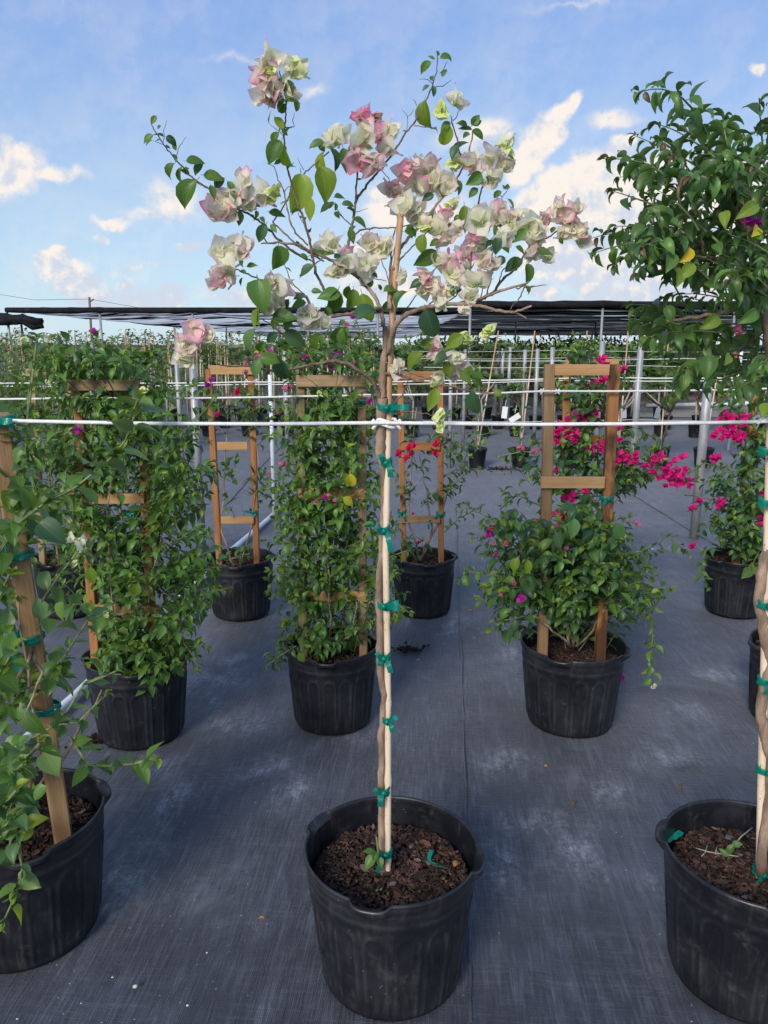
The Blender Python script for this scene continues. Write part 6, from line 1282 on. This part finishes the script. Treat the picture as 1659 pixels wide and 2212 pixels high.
for ki, Y in enumerate((14.6, 16.0, 17.4, 18.8, 20.4, 22.2, 24.0)):                # left rows of staked shrubs
    x = -.15-.2*random.random()
    while x > -9.5*Y/20-1.5:
        place(ST, x+random.uniform(-.08, .08), Y+random.uniform(-.15, .15), 'slender staked shrub in the '+ORD[ki]+' staked row,', 'staked shrubs under the pale shade roof', random.uniform(.92, 1.06))
        if Y < 17: small_pot(x, Y, 'small black pot under the staked shrubs,')
        x -= .46
for x in np.arange(-5.2, .2, .7): place(PL, x, 13.3+random.uniform(-.2, .2), 'broadleaf plant in front of the staked shrubs,', 'broadleaf plants before the staked rows', random.uniform(.95, 1.2))
for x in np.arange(-5.2, .2, .7): small_pot(x, 13.3, 'small black pot in front of the staked shrubs,')
for x in np.arange(-7.5, -3.6, .9): place(MO, x, 11.0+random.uniform(-.3, .3), 'dark green shrub clump,', 'shrubs at the far left edge', 1.05)
for x in np.arange(-26, 26, 1.9): place(TR if x < 0 else TR+MO[:1], x+random.uniform(-.5, .5), 36+random.uniform(-2, 2), 'bushy tree beyond the shade houses,', 'trees beyond the shade houses', random.uniform(.46, .60))
for x in np.arange(-60, 60, 4.5): place(TR, x, 66, 'distant bushy tree on the horizon,', 'trees on the horizon', random.uniform(.5, .7))

# ================================================================ LOOSE THINGS
# tags on the small plants
for u, v, a in [(1090, 891, .1), (1112, 903, 1.0), (1420, 893, .2), (1348, 892, -.1)]:
    c = P2(u, v, 9.75 if u < 1200 else 11); mb = MB(); mb.box(c, (.035, .002, .075), Matrix.Rotation(a, 3, 'Y'))
    mb.tube([c+Vector((0, 0, .06)), c+Vector((.02, .02, .16))], .003, 4); props(link('plant_tag', mb.mesh('plant_tag', 'tag_white', False)), {1090: 'white plant tag hanging upright left of the obelisk', 1112: 'white plant tag hanging slanted left of the obelisk', 1420: 'white plant tag right of the obelisk by the thin stake', 1348: 'white plant tag close to the right obelisk post'}[u], 'plant tag', 'white plant tags')
def stone(u, v, r, label):
    p = G2(u, v); mb = MB(); rr = random.Random(int(u))
    for i in range(5):
        for j in range(8):
            th = math.pi*i/4; a = 6.283*j/8; q = 1+rr.uniform(-.22, .22); mb.v.append((p.x+r*q*math.sin(th)*math.cos(a), p.y+r*q*math.sin(th)*math.sin(a)*.8, r*.55+r*.62*q*math.cos(th)-.003))
    for i in range(4):
        for j in range(8): mb.face((i*8+j, (i+1)*8+j, (i+1)*8+(j+1) % 8, i*8+(j+1) % 8))
    props(link('pebble', mb.mesh('pebble', 'stone', True)), label, 'pebble', 'pale pebbles on the ground cloth')
stone(292, 2131, .0065, 'largest pale pebble on the ground cloth at lower left')
stone(405, 2171, .0038, 'small pale pebble right of the largest pebble')
stone(243, 2110, .0032, 'small pale pebble left of the largest pebble')
stone(447, 2057, .0030, 'tiny pale pebble between left and centre pots')
stone(37, 2200, .0030, 'tiny pale pebble in the lower left corner'); stone(175, 2166, .0022, 'tiny pale pebble below the left pot')
stone(1410, 1187, .011, 'pale pebble on the cloth left of the nearer galvanised post')
def fallen(u, v, mt, label, s=.03, n=2):
    p = G2(u, v); p.z = .012; rt = root('fallen_bloom', p, label, 'flower'); Ls = LeafSet(); cluster(Ls, p+UP*.008, s*.6, mt, s, n); Ls.finish(rt, 'bract', 'bracts')
fallen(1345, 1471, ['bract_magenta'], 'magenta bloom fallen on the cloth right of the obelisk pot')
def dryleaf(c, s, mat, label, d=(1, .2, .2)):
    rt = root('fallen_leaf', c, label, 'leaf'); Ls = LeafSet(); Ls.add('ovate', mat, c, Vector(d), UP+rv(.3), s, 4); Ls.finish(rt, 'blade', 'blade')
SZ = .282
def onsoil(u, v, z=SZ):
    a = (u-829.5)/F; b = (v-1106)/F; t = (CAMH-z)/(sp+b*cp); return Vector((a*t, t*(cp-b*sp), z))
dryleaf(onsoil(981, 1872, .292), .030, 'leaf_dry', 'orange dry leaf lying on the soil of the centre pot', (.6, .8, .4))
mb = MB(); ribbon(mb, [onsoil(932, 1836, .305), onsoil(926, 1855, .295), onsoil(930, 1865, .287), onsoil(948, 1870, .289), onsoil(968, 1876, .292)], .012, Vector((0, 0, 1)))
props(link('tape_scrap', mb.mesh('tape_scrap', 'tape')), 'bent scrap of green tape on the soil of the centre pot', 'tape', 'green tape scraps on the soil')
mb = MB()
for k in range(3): ribbon(mb, [onsoil(1427, 1800+k*5, .295), onsoil(1442, 1806+k*4, .308), onsoil(1456, 1808-k*3, .298), onsoil(1472, 1796+k*5, .306)], .018, Vector((0, 0, 1)))
props(link('tape_scrap', mb.mesh('tape_scrap', 'tape')), 'crumpled green tape on the soil of the right edge pot', 'tape', 'green tape scraps on the soil')
rt = root('fallen_bloom', onsoil(1650, 1885, .30), 'magenta bract lying at the foot of the right stake', 'flower'); Ls = LeafSet(); cluster(Ls, onsoil(1651, 1882, .302), .015, ['bract_hot'], .04, 2); Ls.finish(rt, 'bract', 'bracts')
def tw(pl_, r, label):
    mb = MB(); mb.tube([onsoil(u, v, z) for u, v, z in pl_[0]], r, 5)
    for q in pl_[1:]: mb.tube([onsoil(u, v, z) for u, v, z in q], r*.7, 5)
    props(link('fallen_twig', mb.mesh('fallen_twig', 'galv_bark')), label, 'twig', 'dry twigs on the soil')
tw([[(1503, 1832, .296), (1530, 1840, .30), (1560, 1845, .297), (1595, 1850, .298)], [(1515, 1850, .295), (1523, 1842, .30), (1528, 1826, .31)], [(1545, 1846, .30), (1548, 1830, .308)]], .0018, 'forked dry twig on the soil of the right edge pot')
tw([[(1583, 1830, .296), (1600, 1808, .305), (1625, 1788, .315)]], .0020, 'straight dry twig slanting beside the right stake')
Ls = LeafSet(); rt = root('seedling', onsoil(1570, 1850), 'pale yellowish seedling on the soil beside the right stake', 'seedling')
for k in range(4): c = onsoil(1572+k*3, 1850-k*9, .30+k*.004); Ls.add('ovate', random.choice(['leaf_lime', 'leaf_soft', 'leaf_hero']), c, rv(1), UP+rv(.5), .028)
Ls.finish(rt, 'leaf', 'leaf')
Ls = LeafSet(); rt = root('weed', onsoil(815, 2000), 'tiny green weed sprouting at the front of the centre pot soil', 'weed')
for u, v in [(812, 1925), (818, 1930), (822, 1924), (815, 1919), (836, 1932), (840, 1936)]: Ls.add('ovate', 'leaf_hero', onsoil(u, v, .29), rv(1)+UP, UP+rv(.5), .009)
Ls.finish(rt, 'leaf', 'leaf')

G_LT = 'litter scattered on the ground cloth'
for k, (u, v, m_, sz) in enumerate([(1012, 1322, 'leaf_dry', .030), (655, 1452, 'leaf_lime', .028), (1398, 1330, 'leaf_rust', .03), (1175, 1660, 'leaf_dry', .022), (905, 1430, 'leaf_yellow', .025), (1470, 1700, 'leaf_rust', .022), (560, 1990, 'leaf_dry', .020), (1120, 1118, 'leaf_dry', .04), (1492, 1205, 'leaf_dry', .035), (1060, 1205, 'leaf_rust', .04), (705, 1640, 'leaf_rust', .02), (1240, 1735, 'leaf_rust', .02), (470, 1540, 'leaf_dry', .022)]):
    c = G2(u, v); c.z = .010
    dryleaf(c, sz, m_, ['small dry leaf on the cloth between red plant and obelisk pots', 'greenish fallen leaf left of the dense bush pot', 'brown leaf scrap right of the obelisk pot rim', 'dry leaf scrap below the obelisk pot, left side', 'yellow fallen leaf on the dark scuff beside the dense bush pot', 'brown leaf scrap above the right edge pot', 'dry leaf scrap on open cloth at lower left of centre pot', 'dry leaf on the cloth left of the obelisk, farther back', 'dry leaf by the foot of the nearer galvanised post', 'brown leaf scrap in the aisle left of the obelisk bush', 'brown leaf scrap below the dense bush pot', 'brown leaf scrap in the aisle below the obelisk pot', 'dry leaf scrap between the two left bush pots'][k], (math.cos(k*2.1), math.sin(k*2.1), .05))
def soil_spill(u, v, n, r, label):
    c = G2(u, v); mb = MB(); rr = random.Random(n)
    for k in range(n):
        a, q = rr.random()*6.28, abs(rr.gauss(0, r)); s_ = rr.uniform(.002, .006)
        mb.box((c.x+q*math.cos(a)*1.8, c.y+q*math.sin(a), -.004+s_*.5), (s_*rr.uniform(.8, 1.8), s_, s_*.7), Matrix.Rotation(rr.random()*6, 3, 'Z'))
    o = props(link('soil_crumbs', mb.mesh('soil_crumbs', 'soil', False)), label, 'soil', kind='stuff')
soil_spill(1075, 1012, 260, .10, 'dark soil crumbs spilled beside the lone small pot'); soil_spill(885, 1400, 120, .03, 'dark soil crumbs by the dense bush pot'); soil_spill(212, 1598, 90, .03, 'soil crumbs at the foot of the left bush pot')

for pl_, w_, lb in (([(985, 1100), (992, 1300), (1003, 1600), (1012, 1900), (1020, 2260)], .004, 'seam'), ([(1366, 1066), (1420, 1100), (1500, 1150), (1560, 1182), (1700, 1262)], .006, 'seam'), ([(640, 930), (560, 1010), (470, 1110)], .006, 'seam')):
    mb = MB(); q = [G2(*p) for p in pl_]; f = []
    for i in range(len(q)-1):
        for k in range(8): f.append(q[i].lerp(q[i+1], k/8)+Vector((random.gauss(0, .003), 0, -.0055)))
    mb.tube(f, w_, 6); mb.v = [(x, y, -.004+(z+.004)*.6) for x, y, z in mb.v]
    props(link('ground_seam', mb.mesh('ground_seam', 'fabric')), kind='structure')
